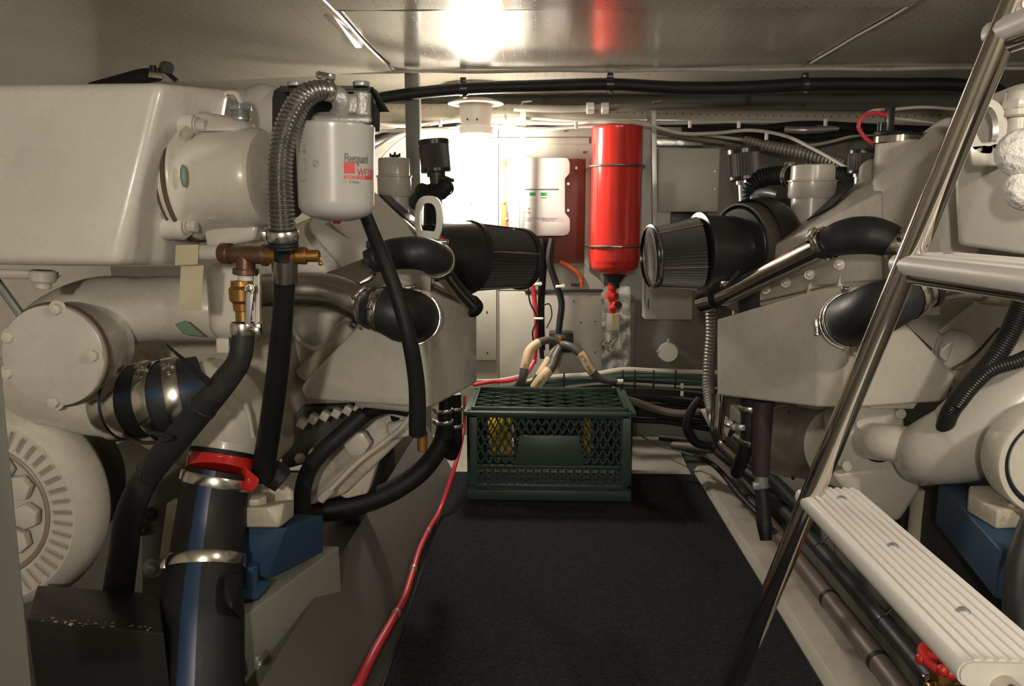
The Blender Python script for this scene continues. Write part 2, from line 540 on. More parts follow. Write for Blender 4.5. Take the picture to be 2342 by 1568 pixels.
def sheet(name, x0, x1, y0, y1, zf, th=.006, nx=60, ny=60, mt=liner):
    g = G(); vs = []; fs = []
    for j in range(ny + 1):
        for i in range(nx + 1):
            x = x0 + (x1 - x0) * i / nx; y = y0 + (y1 - y0) * j / ny
            vs.append(Vector((x, y, zf(x, y))))
    n = len(vs)
    vs += [v + Vector((0, 0, th)) for v in vs]
    for j in range(ny):
        for i in range(nx):
            a = j * (nx + 1) + i
            fs.append([a, a + 1, a + nx + 2, a + nx + 1]); fs.append([a + n, a + nx + 1 + n, a + nx + 2 + n, a + 1 + n])
    for i in range(nx):
        fs.append([i, i + n, i + 1 + n, i + 1]); a = ny * (nx + 1) + i; fs.append([a, a + 1, a + 1 + n, a + n])
    for j in range(ny):
        a = j * (nx + 1); fs.append([a, a + nx + 1, a + nx + 1 + n, a + n]); a += nx; fs.append([a, a + n, a + nx + 1 + n, a + nx + 1])
    g.raw(vs, fs)
    return struct(g.done(name, mt, sharp=60))
def wob(x, y, a=.002, s=3.0):
    return a * mnoise(Vector((x * s, y * s, 3.3)))
def z_mid(x, y): return ZC + wob(x, y, .003, 2.5)
def z_left(x, y):
    d = max(0, min(1, (y - 1.3) / .92))
    e = max(0, min(1, (-.38 - x) / .5))
    return ZC - .004 + wob(x, y, .006, 2.2) - .022 * d * d * e
def z_far(x, y): return ZC + .008 + .02 * (y - 2.2) + wob(x, y, .004, 3)
def z_front(x, y): return ZC - .003 + wob(x, y, .003, 2.5) - .004 * math.exp(-((y - 1.57) / .04) ** 2)
sheet('ceiling', -.397, .69, 1.575, 2.22, z_mid)
sheet('ceiling.001', -.397, .69, -1.2, 1.583, z_front, nx=50, ny=70)
sheet('ceiling.002', -1.55, -.403, -1.2, 2.235, z_left, nx=60, ny=90)
sheet('ceiling.003', .70, 1.95, -1.2, 2.22, lambda x, y: ZC + wob(x, y, .004, 2), nx=40, ny=70)
sheet('ceiling.004', -1.55, 1.95, 2.20, YB + .02, z_far, nx=100, ny=20)
g = G(); g.box((.2, .8, ZC + .05), (3.6, 4.1, .04)); struct(g.done('ceiling.005', wallgrey))
# seam beads
def bead(name, pts, r, mt, n=10):
    return struct(G().sweep(Path([(Vector(p), r) for p in pts], world=True), n).done(name, mt))
beadm = mat('seam_bead', (.55, .52, .45), .2, .2, dirt=.5, dirt_col=(.12, .1, .07), dirt_scale=30)
bead('trim_1', [(-.402 + .003 * math.sin(y * 9), y, ZC - .003) for y in [-1.15 + .15 * k for k in range(23)]], .0042, beadm)
g = G()
g.hull([(-.43, 1.62, ZC - .004), (-.412, 1.62, ZC - .002), (-.415, 1.83, ZC - .022), (-.407, 1.86, ZC - .016), (-.405, 1.87, ZC - .002)], .0005)
struct(g.done('trim_2', beadm))
bead('trim_3', [(.697, y, ZC - .002 + .001 * math.sin(y * 25)) for y in [-1.15 + .15 * k for k in range(23)]], .003, beadm)
bead('trim_4', [(-.39 + .055 * k, 1.58 + .002 * math.sin(k), ZC - .004 + .001 * math.sin(k * 1.7)) for k in range(20)], .0028, mat('seam_grey', (.22, .2, .16), .4))
bead('trim_5', [(-1.5 + .12 * k, 2.225, ZC - .004 + .0015 * math.sin(k * 2.1)) for k in range(29)], .005, beadm)

# back wall in panels
def wallbox(name, x0, x1, z0, z1, y0, y1, mt, bev=.002):
    g = G(); g.box(((x0 + x1) / 2, (y0 + y1) / 2, (z0 + z1) / 2), (x1 - x0, y1 - y0, z1 - z0), bev=bev)
    return struct(g.done(name, mt))
xs = lambda px, Y=YB: P(px, 500, Y).x
zs = lambda py, Y=YB: P(1235, py, Y).z
wallbox('wall_back', -1.6, 2.0, -.05, ZC + .05, YB + .035, YB + .09, wallgrey)
wallbox('wall_back.001', -1.6, xs(1140), .0, ZC - .03, YB, YB + .034, wallpaint)
wallbox('wall_back.002', xs(1141), xs(1385), zs(664), ZC - .02, YB + .004, YB + .034, wallpaint)
wallbox('wall_back.003', xs(1141), xs(1440), 0.0, zs(666), YB, YB + .034, wallpaint)
wallbox('trim_6', xs(1200), xs(1388), zs(667), zs(661), YB - .008, YB, mat('dark_strip', (.05, .05, .045), .5))
wallbox('trim_7', xs(1440), xs(1458), 0.15, zs(690), YB + .002, YB + .034, wallgrey)
wallbox('trim_8', xs(1000), xs(1345), zs(330), zs(315), YB - .006, YB + .0, wallpaint)
g = G()   # edge board of the tank panel, cut to a slope at its foot
g.prism([(xs(1337), YB - .022, zs(365)), (xs(1349), YB - .022, zs(365)), (xs(1349), YB - .022, zs(620)), (xs(1337), YB - .022, zs(600))], (0, .02, 0), .001)
struct(g.done('trim_9', wallpaint))
g = G()
g.prism([(xs(1337), YB - .006, zs(600)), (xs(1392), YB - .006, zs(660)), (xs(1337), YB - .006, zs(660))], (0, .006, 0), 0)
struct(g.done('trim_10', wallpaint))
# narrow raised panel with holes behind the left engine
g = G()
g.box(((xs(1070) + xs(1135)) / 2, YB - .01, (zs(640) + zs(822)) / 2), (xs(1135) - xs(1070), .02, zs(640) - zs(822)), bev=.0015)
struct(g.done('trim_11', wallpaint))
wallbox('wall_left', -1.62, -1.55, -.05, ZC + .05, -1.2, YB + .05, wallpaint)
wallbox('wall_right', 1.95, 2.02, -.05, ZC + .05, -1.2, YB + .05, wallpaint)
wallbox('wall_front', -1.62, 2.02, -.05, ZC + .05, -1.28, -1.2, wallpaint)
wallbox('floor', -1.62, 2.02, -.06, -.004, -1.2, YB + .05, slopepaint)
# raised pale floor under the back wall
g = G()
g.prism([(-.9, 2.45, 0), (-.9, 2.45, .004), (-.9, YB, .03), (-.9, YB, 0)], (1.39, 0, 0), .001)
struct(g.done('floor.001', floorpaint))
# left sloping side plate beside the carpet
g = G()
A = lambda x, y, z: Vector((x, y, z))
g.hull([A(-.275, .7, 0), A(-.275, 2.46, 0), A(-.37, 2.46, .17), A(-.40, .7, .16), A(-.45, .7, 0), A(-.45, 2.46, 0)], .002)
struct(g.done('trim_12', slopepaint))
# rib standing up behind the left engine's bearer
g = G(); g.box((-.47, 2.35, .14), (.18, .7, .26), bev=.004); struct(g.done('trim_13', slopepaint))

# carpet runner
g = G()
g.prism([(-.272, .6, -.003), (.5, .6, -.003), (.5, 2.45, -.003), (-.272, 2.45, -.003)], (0, 0, .009), .003)
tag(g.done('carpet', carpet_m), 'dark navy carpet runner lying on the floor between the two engines', 'carpet')
# right hand pale strip beside carpet
g = G()
g.hull([A(.505, .7, 0), A(.60, .7, 0), A(.60, 2.5, 0), A(.505, 2.5, 0), A(.60, .7, .022), A(.60, 2.5, .022), A(.52, .7, .018), A(.52, 2.5, .018)], .002)
struct(g.done('trim_14', floorpaint))

# engine bearers
def bearer(pts, label):
    g = G(); g.hull(pts, .004)
    return tag(g.done('engine_bearer', bearerpaint), label, 'beam')
L0, L1 = P(563, 1412, 1.10), P(776, 1243, 1.36)
zt = (L0.z + L1.z) / 2
d = (L1 - L0)
Ln = L0 - d * .3
bl = bearer([A(Ln.x, Ln.y, zt), A(L1.x, L1.y, zt), A(L1.x - .22, L1.y, zt), A(Ln.x - .09, Ln.y, zt),
        A(Ln.x + .004, Ln.y, 0), A(L1.x + .004, L1.y, 0), A(L1.x - .22, L1.y, 0), A(Ln.x - .09, Ln.y, 0)],
       'greenish grey painted engine bearer at lower left under the small blue mount')
g = G()
q = P(583, 1512, 1.07)
g.box(q + A(.004, 0, 0), (.008, .012, .02), bev=.002); g.hexb(q + A(.002, .0, -.004), XA, .006, .008)
g.done('latch', galv, bl)
br = bearer([A(.64, .6, .20), A(.64, 2.6, .20), A(.68, 2.6, .20), A(.68, .6, .20), A(.64, .6, 0), A(.64, 2.6, 0), A(.68, 2.6, 0), A(.68, .6, 0)],
       'greenish grey painted engine bearer at right behind the long hoses and ladder')

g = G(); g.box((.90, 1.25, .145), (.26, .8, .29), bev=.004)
tag(g.done('engine_bearer', mat('shadow_bearer', (.06, .06, .055), .6)), 'dark bearer pedestal under the right blue mount', 'beam')  # bearer colour darkened to stand for the shade below the mount block
# ================= left engine =================
def V3(*a): return Vector(a)
LE = thing('marine_engine', 'left marine diesel engine painted cream with a ribbed damper pulley and pale coolant tank', 'engine', V3(-.75, 1.5, .2))
def quad(pts, dy):
    """front outline at its own distances and the same outline dy further back"""
    a = [P(*p) for p in pts]
    return a + [p + V3(0, dy, 0) for p in a]

# coolant tank: front face and a slanting side face
g = G()
g.hull([P(-260, 196, 1.03), P(372, 190, 1.03), P(268, 606, 1.0), P(-260, 602, 1.0),
        P(524, 206, 1.20), P(450, 612, 1.18), P(516, 206, 1.4), P(444, 606, 1.4), P(-260, 196, 1.5), P(-260, 600, 1.5)], .013, 4)
g.done('coolant_tank', paint_clean, LE, sharp=50)
# hairpin of small pipe and rounded tank behind it
G().sweep(Path([(515, 213, 1.32, 13), (538, 215, 1.32, 13), (549, 240, 1.32, 13), (549, 275, 1.32, 13)]), 12).done('vent_pipe', paint, LE)
g = G(); c = P(610, 270, 1.55)
g.lathe(c - V3(.14, 0, 0), (1, 0, 0), [(0, 0), (.01, .04), (.04, .055), (.22, .055), (.25, .04), (.26, 0)], 32)
g.ball(c + V3(-.005, 0, .012), .052)
g.done('expansion_tank', paint_clean, LE, sharp=50)
# thermostat housing, axis across the engine
c0 = P(460, 408, 1.14); c1 = P(612, 403, 1.14)
ax = V3(1, -.12, 0).normalized()
g = G()
R = M(140, c0)
g.lathe(c0, ax, [(-.02, 0), (-.02, R), (0, R), (.004, R * .97), (.012, R * .86), (.03, R * .82), (.075, R * .80), (.094, R * .78), (.102, R * .72), (.105, R * .6), (.106, 0)], 48)
g.hull([c0 + V3(.0, -.01, -.06), c0 + V3(.09, -.02, -.055), c0 + V3(.08, .05, -.06), c0 + V3(0, .05, -.06), c0 + V3(.01, -.02, -.1), c0 + V3(.08, -.02, -.088), c0 + V3(.01, .05, -.1), c0 + V3(.08, .05, -.09)], .006)
g.hull([P(440, 262, 1.10), P(470, 258, 1.10), P(560, 272, 1.12), P(586, 290, 1.13), P(560, 300, 1.10), P(450, 300, 1.08), P(440, 262, 1.2), P(560, 268, 1.2), P(590, 290, 1.2), P(440, 300, 1.2)], .008, 4)
g.done('thermostat_housing', paint, LE, sharp=40)
for (bx, by, rr) in ((446, 287, 26), (424, 518, 30)):
    p = P(bx, by, 1.09)
    g = G(); g.lathe(p - ax * .012, ax, [(-.02, 0), (-.02, M(rr, p)), (.010, M(rr, p)), (.014, M(rr, p) * .8), (.014, 0)], 28)
    e = g.done('bolt_lug', paint_clean, LE)
    g = G(); g.hexb(p + ax * .003, ax, .0085, .014, washer=.012); g.done('bolt', paint_clean, e)
g = G()   # raised flange rim between the two lugs
a = P(446, 287, 1.085); b_ = P(424, 518, 1.085)
g.sweep(Path([(436, 290, 1.085, 34), (410, 345, 1.085, 30), (401, 405, 1.085, 30), (399, 460, 1.085, 30), (408, 512, 1.085, 36)]), 14)
g.done('flange', paint_dirty, LE)
g = G(); g.torus(c0 - ax * .004, ax, R * 1.0, .0035, 72, 8); g.torus(c0 - ax * .016, ax, R * .99, .0025, 72, 8); g.done('gasket', gasket, LE)
g = G(); g.sweep(Path([(410, 315, 1.085, 8), (394, 355, 1.085, 12), (386, 405, 1.085, 12), (380, 440, 1.08, 20), (386, 480, 1.085, 9)]), 8, jitter=.5); g.done('gasket', gasket, LE)
g = G(); p = P(420, 402, 1.052); g.ball(p, .010, (.45, .5, 1.5)); g.done('paint_chip', paint_green, LE)
# plug on top
p = P(552, 275, 1.12)
g = G(); g.lathe(p, ZA, [(0, 0), (0, .013), (.003, .013), (.004, .0115), (.006, .013), (.008, .0115), (.010, .013), (.012, .0115), (.013, .0125), (.013, 0)], 24)
g.hexb(p + V3(0, 0, .013), ZA, .0165, .008); g.done('drain_plug', galv, LE)
# nut and fitting on the end face
p = c0 + ax * .106 + V3(0, 0, -.008)
g = G(); g.hexb(p + ax * 0 + V3(0, 0, -.006), ax, .021, .008, rot=.3)
g.lathe(p + V3(0, 0, -.006), ax, [(.008, 0), (.008, .012), (.011, .0105), (.013, .012), (.015, .0105), (.017, .012), (.02, .0105), (.02, 0)], 24)
g.sweep(Path([(p + ax * .012 + V3(0, 0, .016), .0032), (p + ax * .012 + V3(-.005, -.005, .03), .0035), (p + ax * .03 + V3(0, 0, .04), .003)], world=True), 8)
g.done('pipe_nut', galv, LE)
g = G(); g.lathe(p + ax * .004 + V3(0, .002, -.018), ax, [(0, 0), (0, .022), (.03, .03), (.034, .027), (.034, 0)], 28); g.done('rubber_boot', rubber, LE)

# upper manifold pipe, elbow and round cover plate
cc = P(128, 812, 1.10)
Rc = M(117, cc)
g = G()
g.sweep(Path([(105, 850, 1.22, 205), (135, 780, 1.24, 200), (215, 722, 1.26, 172), (330, 708, 1.27, 150), (470, 706, 1.27, 150), (585, 705, 1.30, 150)]), 32)
g.sweep(Path([(90, 870, 1.19, 190), (140, 880, 1.18, 200), (205, 908, 1.18, 170), (272, 925, 1.18, 156)]), 32)
g.lathe(cc + V3(0, .004, 0), V3(-.03, 1, 0), [(0, 0), (0, Rc * .985), (.05, Rc * .98), (.11, Rc * .8), (.12, 0)], 48)
g.done('exhaust_manifold', paint, LE, sharp=60)
cov = G()
cov.lathe(cc, V3(.03, -1, 0), [(-.004, 0), (-.004, Rc), (.006, Rc * 1.0), (.008, Rc * .985), (.0085, Rc * .97), (.0085, 0)], 64)
cov = cov.done('end_cover', paint_clean, LE)
g = G(); g.torus(cc + V3(0, .004, 0), V3(.03, -1, 0), Rc * 1.0, .0032, 60, 8); g.done('gasket', gasket, LE)
for (bx, by) in ((133, 706), (25, 769), (21, 852), (128, 918), (217, 812)):
    g = G(); q = P(bx, by, 1.094)
    g.hexb(q, V3(.02, -1, 0), .0085, .011, washer=.0125, rot=bx * .1); g.done('bolt', paint, cov)
# lug under the coolant tank at left
g = G()
g.hull([P(-60, 612, 1.06), P(150, 622, 1.10), P(130, 640, 1.10), P(-60, 636, 1.06), P(-60, 612, 1.3), P(150, 622, 1.3), P(130, 640, 1.3), P(-60, 636, 1.3)], .004)
g.cyl(P(98, 618, 1.08), P(98, 645, 1.08), .017); g.cyl(P(98, 640, 1.08), P(99, 660, 1.08), .011)
g.done('tank_foot', paint, LE)
g = G(); g.sweep(Path([(-10, 640, 1.2, 20), (55, 730, 1.2, 20)]), 10); g.done('brace', galv, LE)
# flange where manifold meets the outlet, and outlet block behind the tee
g = G()
g.hull([P(470, 600, 1.14), P(590, 600, 1.14), P(596, 770, 1.14), P(480, 774, 1.14), P(470, 600, 1.3), P(600, 600, 1.3), P(600, 760, 1.3), P(480, 774, 1.3)], .02, 4)
g.hull([P(494, 772, 1.16), P(524, 772, 1.16), P(524, 808, 1.16), P(494, 808, 1.16), P(494, 772, 1.2), P(524, 772, 1.2), P(524, 808, 1.2), P(494, 808, 1.2)], .003)
g.done('manifold_outlet', paint, LE)
g = G(); g.hull([P(398, 740, 1.19), P(425, 730, 1.185), P(440, 755, 1.19), P(470, 770, 1.195), P(420, 765, 1.19), P(420, 762, 1.21)], .002); g.done('paint_chip', paint_green, LE)

# exhaust casting that curves down into the red sleeve
hose('exhaust_casting', [(455, 868, 1.22, 120), (500, 900, 1.21, 150), (530, 955, 1.19, 160), (520, 1010, 1.18, 150), (512, 1048, 1.17, 146)], paint, parent=LE, n=36)
g = G()
g.sweep(Path([(510, 872, 1.14, 14), (560, 925, 1.13, 12), (580, 1000, 1.13, 8)]), 8); g.done('casting_rib', paint, LE)
# block behind, with uneven dark gaps
g = G()
g.hull(quad([(560, 790, 1.50), (640, 770, 1.52), (690, 930, 1.55), (690, 1000, 1.55), (600, 1090, 1.45), (560, 1060, 1.45)], .2), .012)
g.hull(quad([(250, 780, 1.55), (560, 770, 1.55), (560, 1060, 1.55), (470, 1100, 1.55), (250, 990, 1.55)], .2), .012)
g.done('engine_block', paint_dirty, LE)
g = G()
g.hull(quad([(560, 560, 1.60), (820, 450, 1.64), (860, 520, 1.66), (880, 600, 1.64), (840, 740, 1.62), (740, 900, 1.62), (560, 900, 1.58)], .3), .012)
g.done('timing_cover', paint, LE)
# webs on the front plate
g = G()
g.sweep(Path([(757, 507, 1.60, 14), (820, 560, 1.60, 13), (870, 605, 1.60, 12)]), 8); g.mi = 0
g.done('plate_rib', paint_dirty, LE)
g = G(); g.sweep(Path([(655, 735, 1.58, 12), (700, 790, 1.58, 14), (720, 797, 1.58, 14), (780, 745, 1.58, 16), (820, 705, 1.58, 16)]), 8); g.done('plate_rib', paint, LE)
g = G(); g.sweep(Path([(690, 856, 1.56, 34), (745, 806, 1.55, 36), (805, 748, 1.55, 38)]), 12); g.done('oil_pipe', paint_dirty, LE)
# sloping casing with data plate, filler neck
g = G()
g.hull([P(770, 420, 1.66), P(857, 440, 1.66), P(985, 560, 1.60), P(995, 650, 1.56), P(820, 660, 1.56), P(700, 520, 1.6),
        P(857, 436, 2.0), P(960, 525, 1.95), P(990, 640, 1.9), P(770, 420, 2.0), P(820, 650, 1.9)], .006)
g.done('valve_casing', paint_clean, LE)
g = G()
a = P(868, 446, 1.69); b_ = P(958, 530, 1.66)
n = V3(.5, 0, .6).normalized()
g.prism([a, a + V3(0, .12, 0), b_ + V3(0, .12, 0), b_], n * .003); g.done('data_plate', blackpaint, LE)
# flange strip of the casing below the elbow, with bolts
g = G()
g.hull([P(905, 628, 1.56), P(984, 670, 1.52), P(988, 612, 1.55), P(905, 585, 1.6), P(905, 628, 1.7), P(984, 670, 1.7), P(988, 612, 1.7), P(905, 585, 1.7)], .004)
g.hull([P(980, 640, 1.58), P(1030, 648, 1.62), P(1062, 700, 1.66), P(980, 690, 1.56), P(980, 640, 1.7), P(1030, 648, 1.75), P(1060, 700, 1.75), P(980, 690, 1.7)], .004)
g.done('casing_flange', paint, LE)
def filler(parent, px, top, bot, Y, w, cap):
    """pale canister: upper body, collar with a lip and narrower neck"""
    t = P(px, top, Y); b = P(px, bot, Y); r = M(w, t) / 2; H = t.z - b.z
    g = G()
    g.lathe(b, ZA, [(-.03, 0), (-.03, r * .88), (H * .45, r * .88), (H * .455, r * .99), (H * .50, r * 1.04), (H * .72, r * 1.04), (H * .73, r * 1.1), (H * .75, r * 1.1), (H * .76, r * .97),
                    (H * .98, r * .96), (H, r * .92), (H, 0)], 48)
    o = g.done('filler_canister', paint_clean, parent)
    if cap:
        g = G()
        g.lathe(t, ZA, [(0, 0), (0, r * .25), (.008, r * .22), (.010, 0)], 20)
        for s in (-1, 0, 1):
            g.hull([t + V3(s * r * .28 + dx, dy, dz) for dx in (-.0025, .0025) for dy in (-.004, .004) for dz in (.003, .014 - abs(s) * .003)], .001)
        e = g.done('wing_cap', blackplastic, o)
    return o
filler(LE, 904, 362, 520, 1.83, 74, True)
# lifting eye
def lifting_eye(parent, pts_out, pts_in, dv, mt):
    """flat ring plate: outer and inner outlines of equal count"""
    g = G(); n = len(pts_out)
    vs = [P(*p) for p in pts_out] + [P(*p) for p in pts_in]
    vs += [v + dv for v in vs]
    f = []
    for i in range(n):
        j = (i + 1) % n
        f.append([i, j, n + j, n + i]); f.append([2 * n + i, 3 * n + i, 3 * n + j, 2 * n + j])
        f.append([i, 2 * n + i, 2 * n + j, j]); f.append([n + i, n + j, 3 * n + j, 3 * n + i])
    g.raw(vs, f)
    return g.done('lifting_eye', mt, parent, sharp=40)
def oval(cx, cy, rx, ry, Y, n=28, e=1.0, sk=0.0):
    out = []
    for k in range(n):
        a = 2 * PI * k / n
        c, s = math.cos(a), math.sin(a)
        x = cx + rx * math.copysign(abs(c) ** e, c); y = cy - ry * math.copysign(abs(s) ** e, s)
        out.append((x + sk * (y - cy), y, Y))
    return out
lifting_eye(LE, oval(980, 500, 32, 53, 1.60, e=.75), oval(979, 500, 19, 36, 1.60, e=.75), V3(0, .016, 0), paint_clean)
g = G(); g.hull([P(952, 525, 1.61), P(1010, 530, 1.61), P(1000, 560, 1.61), P(952, 560, 1.61), P(952, 525, 1.625), P(1010, 530, 1.625), P(1000, 560, 1.625), P(952, 560, 1.625)], .001); g.done('eye_foot', paint_clean, LE)

# aftercooler box with rounded edges
g = G()
g.hull([P(690, 888, 1.46), P(700, 870, 1.45), P(838, 728, 1.43), P(955, 662, 1.40), P(985, 664, 1.395), P(985, 932, 1.395), P(955, 930, 1.40), P(700, 912, 1.46),
        P(1091, 710, 1.66), P(1091, 873, 1.66), P(690, 888, 1.75), P(838, 720, 1.75), P(985, 664, 1.75), P(985, 925, 1.75)], .011, 4)
g.done('aftercooler_box', paint, LE, sharp=50)
g = G(); g.hull(quad([(808, 915, 1.47), (905, 918, 1.46), (955, 930, 1.46), (960, 944, 1.46), (940, 934, 1.47), (815, 930, 1.48)], .06), .002); g.done('mounting_flange', paint, LE)
# toothed bolt guard and shadowed belt side below the box
g = G()
pa = [P(*q) for q in ((680, 962, 1.48), (704, 950, 1.49), (730, 942, 1.50), (757, 936, 1.51), (783, 929, 1.52), (808, 923, 1.53), (832, 919, 1.54), (856, 916, 1.55))]
for k, q in enumerate(pa[:-1]):
    d_ = (pa[k + 1] - q)
    rr = Matrix.Rotation(.55, 3, 'Y')
    g.box(q + d_ * .5 + V3(.004, -.012, -.006), (.0165, .026, .0165), rr, .0018)
g.done('guard_teeth', paint, LE)
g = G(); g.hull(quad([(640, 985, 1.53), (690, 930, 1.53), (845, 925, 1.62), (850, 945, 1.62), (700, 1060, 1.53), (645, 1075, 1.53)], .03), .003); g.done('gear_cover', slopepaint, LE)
for (bx, by) in ((720, 1033), (688, 1045)):
    g = G(); q = P(bx, by, 1.515); g.hexb(q, -YA, .011, .012, rot=.2); g.done('bolt', paint_dirty, LE)
# pump with hexagonal casting and rods
g = G()
g.hexb(P(821, 1008, 1.56), V3(0, -1, 0), M(31, P(821, 1008, 1.56)), .025, rot=.25)
g.done('hexagon_plug', paint, LE)
g = G()
g.hull(quad([(735, 1040, 1.60), (800, 975, 1.60), (900, 935, 1.62), (940, 960, 1.62), (925, 1000, 1.62), (830, 1090, 1.6), (790, 1130, 1.58), (700, 1160, 1.58), (690, 1110, 1.58)], .1), .01)
g.hull(quad([(770, 1130, 1.6), (870, 1040, 1.64), (850, 1000, 1.66), (870, 1040, 1.64), (840, 1130, 1.62), (790, 1142, 1.6)], .06), .008)
g.done('water_pump', paint_dirty, LE)
hose('drain_rod', [(938, 950, 1.5, 12), (920, 975, 1.5, 12), (885, 1005, 1.51, 12), (820, 1055, 1.51, 12), (745, 1130, 1.5, 12)], paint, parent=LE, n=10)
hose('rod_sleeve', [(755, 1120, 1.495, 22), (733, 1142, 1.495, 22)], paint, parent=LE, n=14)
g = G(); g.hull(quad([(880, 968, 1.6), (930, 962, 1.6), (942, 985, 1.6), (935, 1000, 1.6), (890, 1008, 1.6)], .05), .008); g.done('pump_bracket', paint, LE)
# vibration damper with slots, ring and bolts
dc = P(-44, 1168, 1.13)
g = G(); Ra = M(222, dc); dax = V3(.02, -1, 0).normalized()
u = XA; w = ZA
g.lathe(dc, dax, [(-.10, 0), (-.10, Ra * .93), (-.095, Ra * 1.0), (-.055, Ra * 1.16), (-.045, Ra * 1.18), (-.012, Ra * 1.10), (0, Ra), (.002, Ra * .985), (.002, Ra * .73), (-.004, Ra * .72), (-.004, Ra * .30), (.004, Ra * .28), (.004, 0)], 96)
dm = g.done('vibration_damper', paint, LE, sharp=40)
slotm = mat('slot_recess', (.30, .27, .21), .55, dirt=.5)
g = G()
for k in range(46):
    a = 2 * PI * k / 46
    dr = u * math.cos(a) + w * math.sin(a); tt = -u * math.sin(a) + w * math.cos(a)
    c = dc + dax * .0025 + dr * Ra * .86
    R3 = Matrix((dr, tt, dax)).transposed()
    # each slot is a sunk channel with a raised lip round it
    pr = []
    hl, hw = Ra * .088, Ra * .020
    for q in range(12):
        b = 2 * PI * q / 12
        pr.append((math.cos(b) * hw + math.copysign(hl - hw, math.cos(b)), math.sin(b) * hw))
    vs = [c + dr * x * 1.18 + tt * y * 1.35 for x, y in pr] + [c + dax * .0018 + dr * x * 1.12 + tt * y * 1.2 for x, y in pr] + [c - dax * .001 + dr * x + tt * y for x, y in pr]
    fs = []
    for q in range(12):
        q2 = (q + 1) % 12
        fs.append([q, q2, 12 + q2, 12 + q]); fs.append([12 + q, 12 + q2, 24 + q2, 24 + q])
    g.mi = 0
    f = g.raw(vs, fs)
    g.mi = 1
    g.raw(vs[24:], [list(range(12))])
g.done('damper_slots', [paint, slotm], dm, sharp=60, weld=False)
g = G(); g.torus(dc + dax * .0, dax, Ra * .70, .0042, 90, 10); g.done('rim_ring', mat('ring_pinkish', (.30, .23, .18), .4), dm)
for k, (bx, by) in enumerate(((48, 1112), (66, 1176), (44, 1232), (5, 1070))):
    g = G(); q = P(bx, by, 1.125); g.hexb(q + dax * -.002, dax, .0205, .014, rot=.35 + k * .3); g.done('bolt', paint, dm)
g = G()   # pulley body behind the damper
g.lathe(dc - dax * .13, dax, [(-.05, 0), (-.05, Ra * .9), (.03, Ra * .9), (.03, 0)], 64)
g.done('pulley', blackpaint, LE)

# starter side clutter low down between damper and mount
g = G()
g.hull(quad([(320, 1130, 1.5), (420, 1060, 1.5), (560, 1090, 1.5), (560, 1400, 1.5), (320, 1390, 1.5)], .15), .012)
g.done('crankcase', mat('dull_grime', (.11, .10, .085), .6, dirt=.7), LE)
g = G(); g.hull(quad([(380, 1150, 1.46), (415, 1148, 1.46), (400, 1250, 1.46), (390, 1280, 1.46), (360, 1300, 1.46)], .03), .004); g.done('bracket_web', paint, LE)
for (bx, by, s) in ((350, 1298, .013), (345, 1175, .010), (328, 1208, .010)):
    g = G(); q = P(bx, by, 1.45); g.hexb(q, -YA, s, .014, washer=s * 1.5, rot=.3); g.done('bolt', galv if by > 1290 else blackpaint, LE)

# brushed water pipe between the tee and the elbow
wp, wpp = hose('water_pipe', [(560, 668, 1.34, 78), (680, 662, 1.34, 80), (760, 668, 1.34, 82), (815, 690, 1.33, 84), (838, 704, 1.33, 84)], brushed, 'large brushed steel water pipe running right from behind the black coolant hose', 'pipe', n=36)
g = G()
g.hull([P(730, 645, 1.345), P(745, 622, 1.35), P(835, 588, 1.39), P(862, 625, 1.38), P(845, 645, 1.37), P(790, 665, 1.345), P(740, 640, 1.39), P(840, 600, 1.42), P(860, 640, 1.4)], .006)
g.done('pipe_branch', brushed, wp)
clamp(wp, *[wpp.at(.985)[i] for i in (0, 1, 2)], width=.010, side=-ZA, mt=blackpaint)

# elbow into the aftercooler
be, bep = hose('rubber_elbow', [(845, 705, 1.325, 86), (880, 710, 1.30, 104), (912, 718, 1.305, 124), (938, 724, 1.36, 122), (946, 726, 1.42, 118)], rubber_soft,
               'bulging black rubber elbow clamped onto the front of the left aftercooler box', 'hose', n=36)
p, t, r = bep.at(.07); clamp(be, p, t, r * 1.02, .014, V3(0, -1, 1)); 
p, t, r = bep.at(.20); clamp(be, p, t, r * 1.0, .012, V3(.1, -1, .6))
p, t, r = bep.at(.88); clamp(be, p, t, r * 1.03, .012, V3(-.2, -.2, 1))
g = G(); p, t, r = bep.at(.99); g.lathe(p, t, [(-.012, r * 1.02), (-.010, r * 1.1), (.004, r * 1.12), (.004, r * .9)], 40); g.done('flange_ring', paint, be)

# upper elbow and chrome crossover pipe
ue, uep = hose('rubber_elbow', [(838, 596, 1.40, 46), (868, 587, 1.40, 60), (905, 580, 1.37, 72), (950, 578, 1.36, 76), (990, 588, 1.40, 76), (1005, 604, 1.46, 74)], rubber_soft,
               'glossy black rubber elbow above the left aftercooler box, joined to the chrome crossover pipe', 'hose', n=36)
p, t, r = uep.at(.08); clamp(ue, p, t, r * 1.1, .012, V3(0, -.3, 1), blackpaint)
p, t, r = uep.at(.86); clamp(ue, p, t, r * 1.02, .010, V3(0, -.2, 1))
cx_, cxp = hose('crossover_pipe', [(1004, 608, 1.47, 44), (1035, 650, 1.53, 40), (1082, 702, 1.62, 37)], chrome,
                'polished steel crossover pipe slanting down over the left aftercooler box', 'pipe', n=28)
g = G(); p, t, r = cxp.at(.97); g.lathe(p, t, [(-.008, r), (-.008, r * 1.25), (.010, r * 1.25), (.010, 0)], 28); g.done('end_sleeve', rubber, cx_)
c2, _ = hose('crossover_pipe', [(985, 655, 1.58, 20), (1030, 678, 1.62, 20), (1072, 704, 1.70, 20)], chrome,
             'thin polished steel pipe half hidden under the left crossover pipe', 'pipe', n=18)

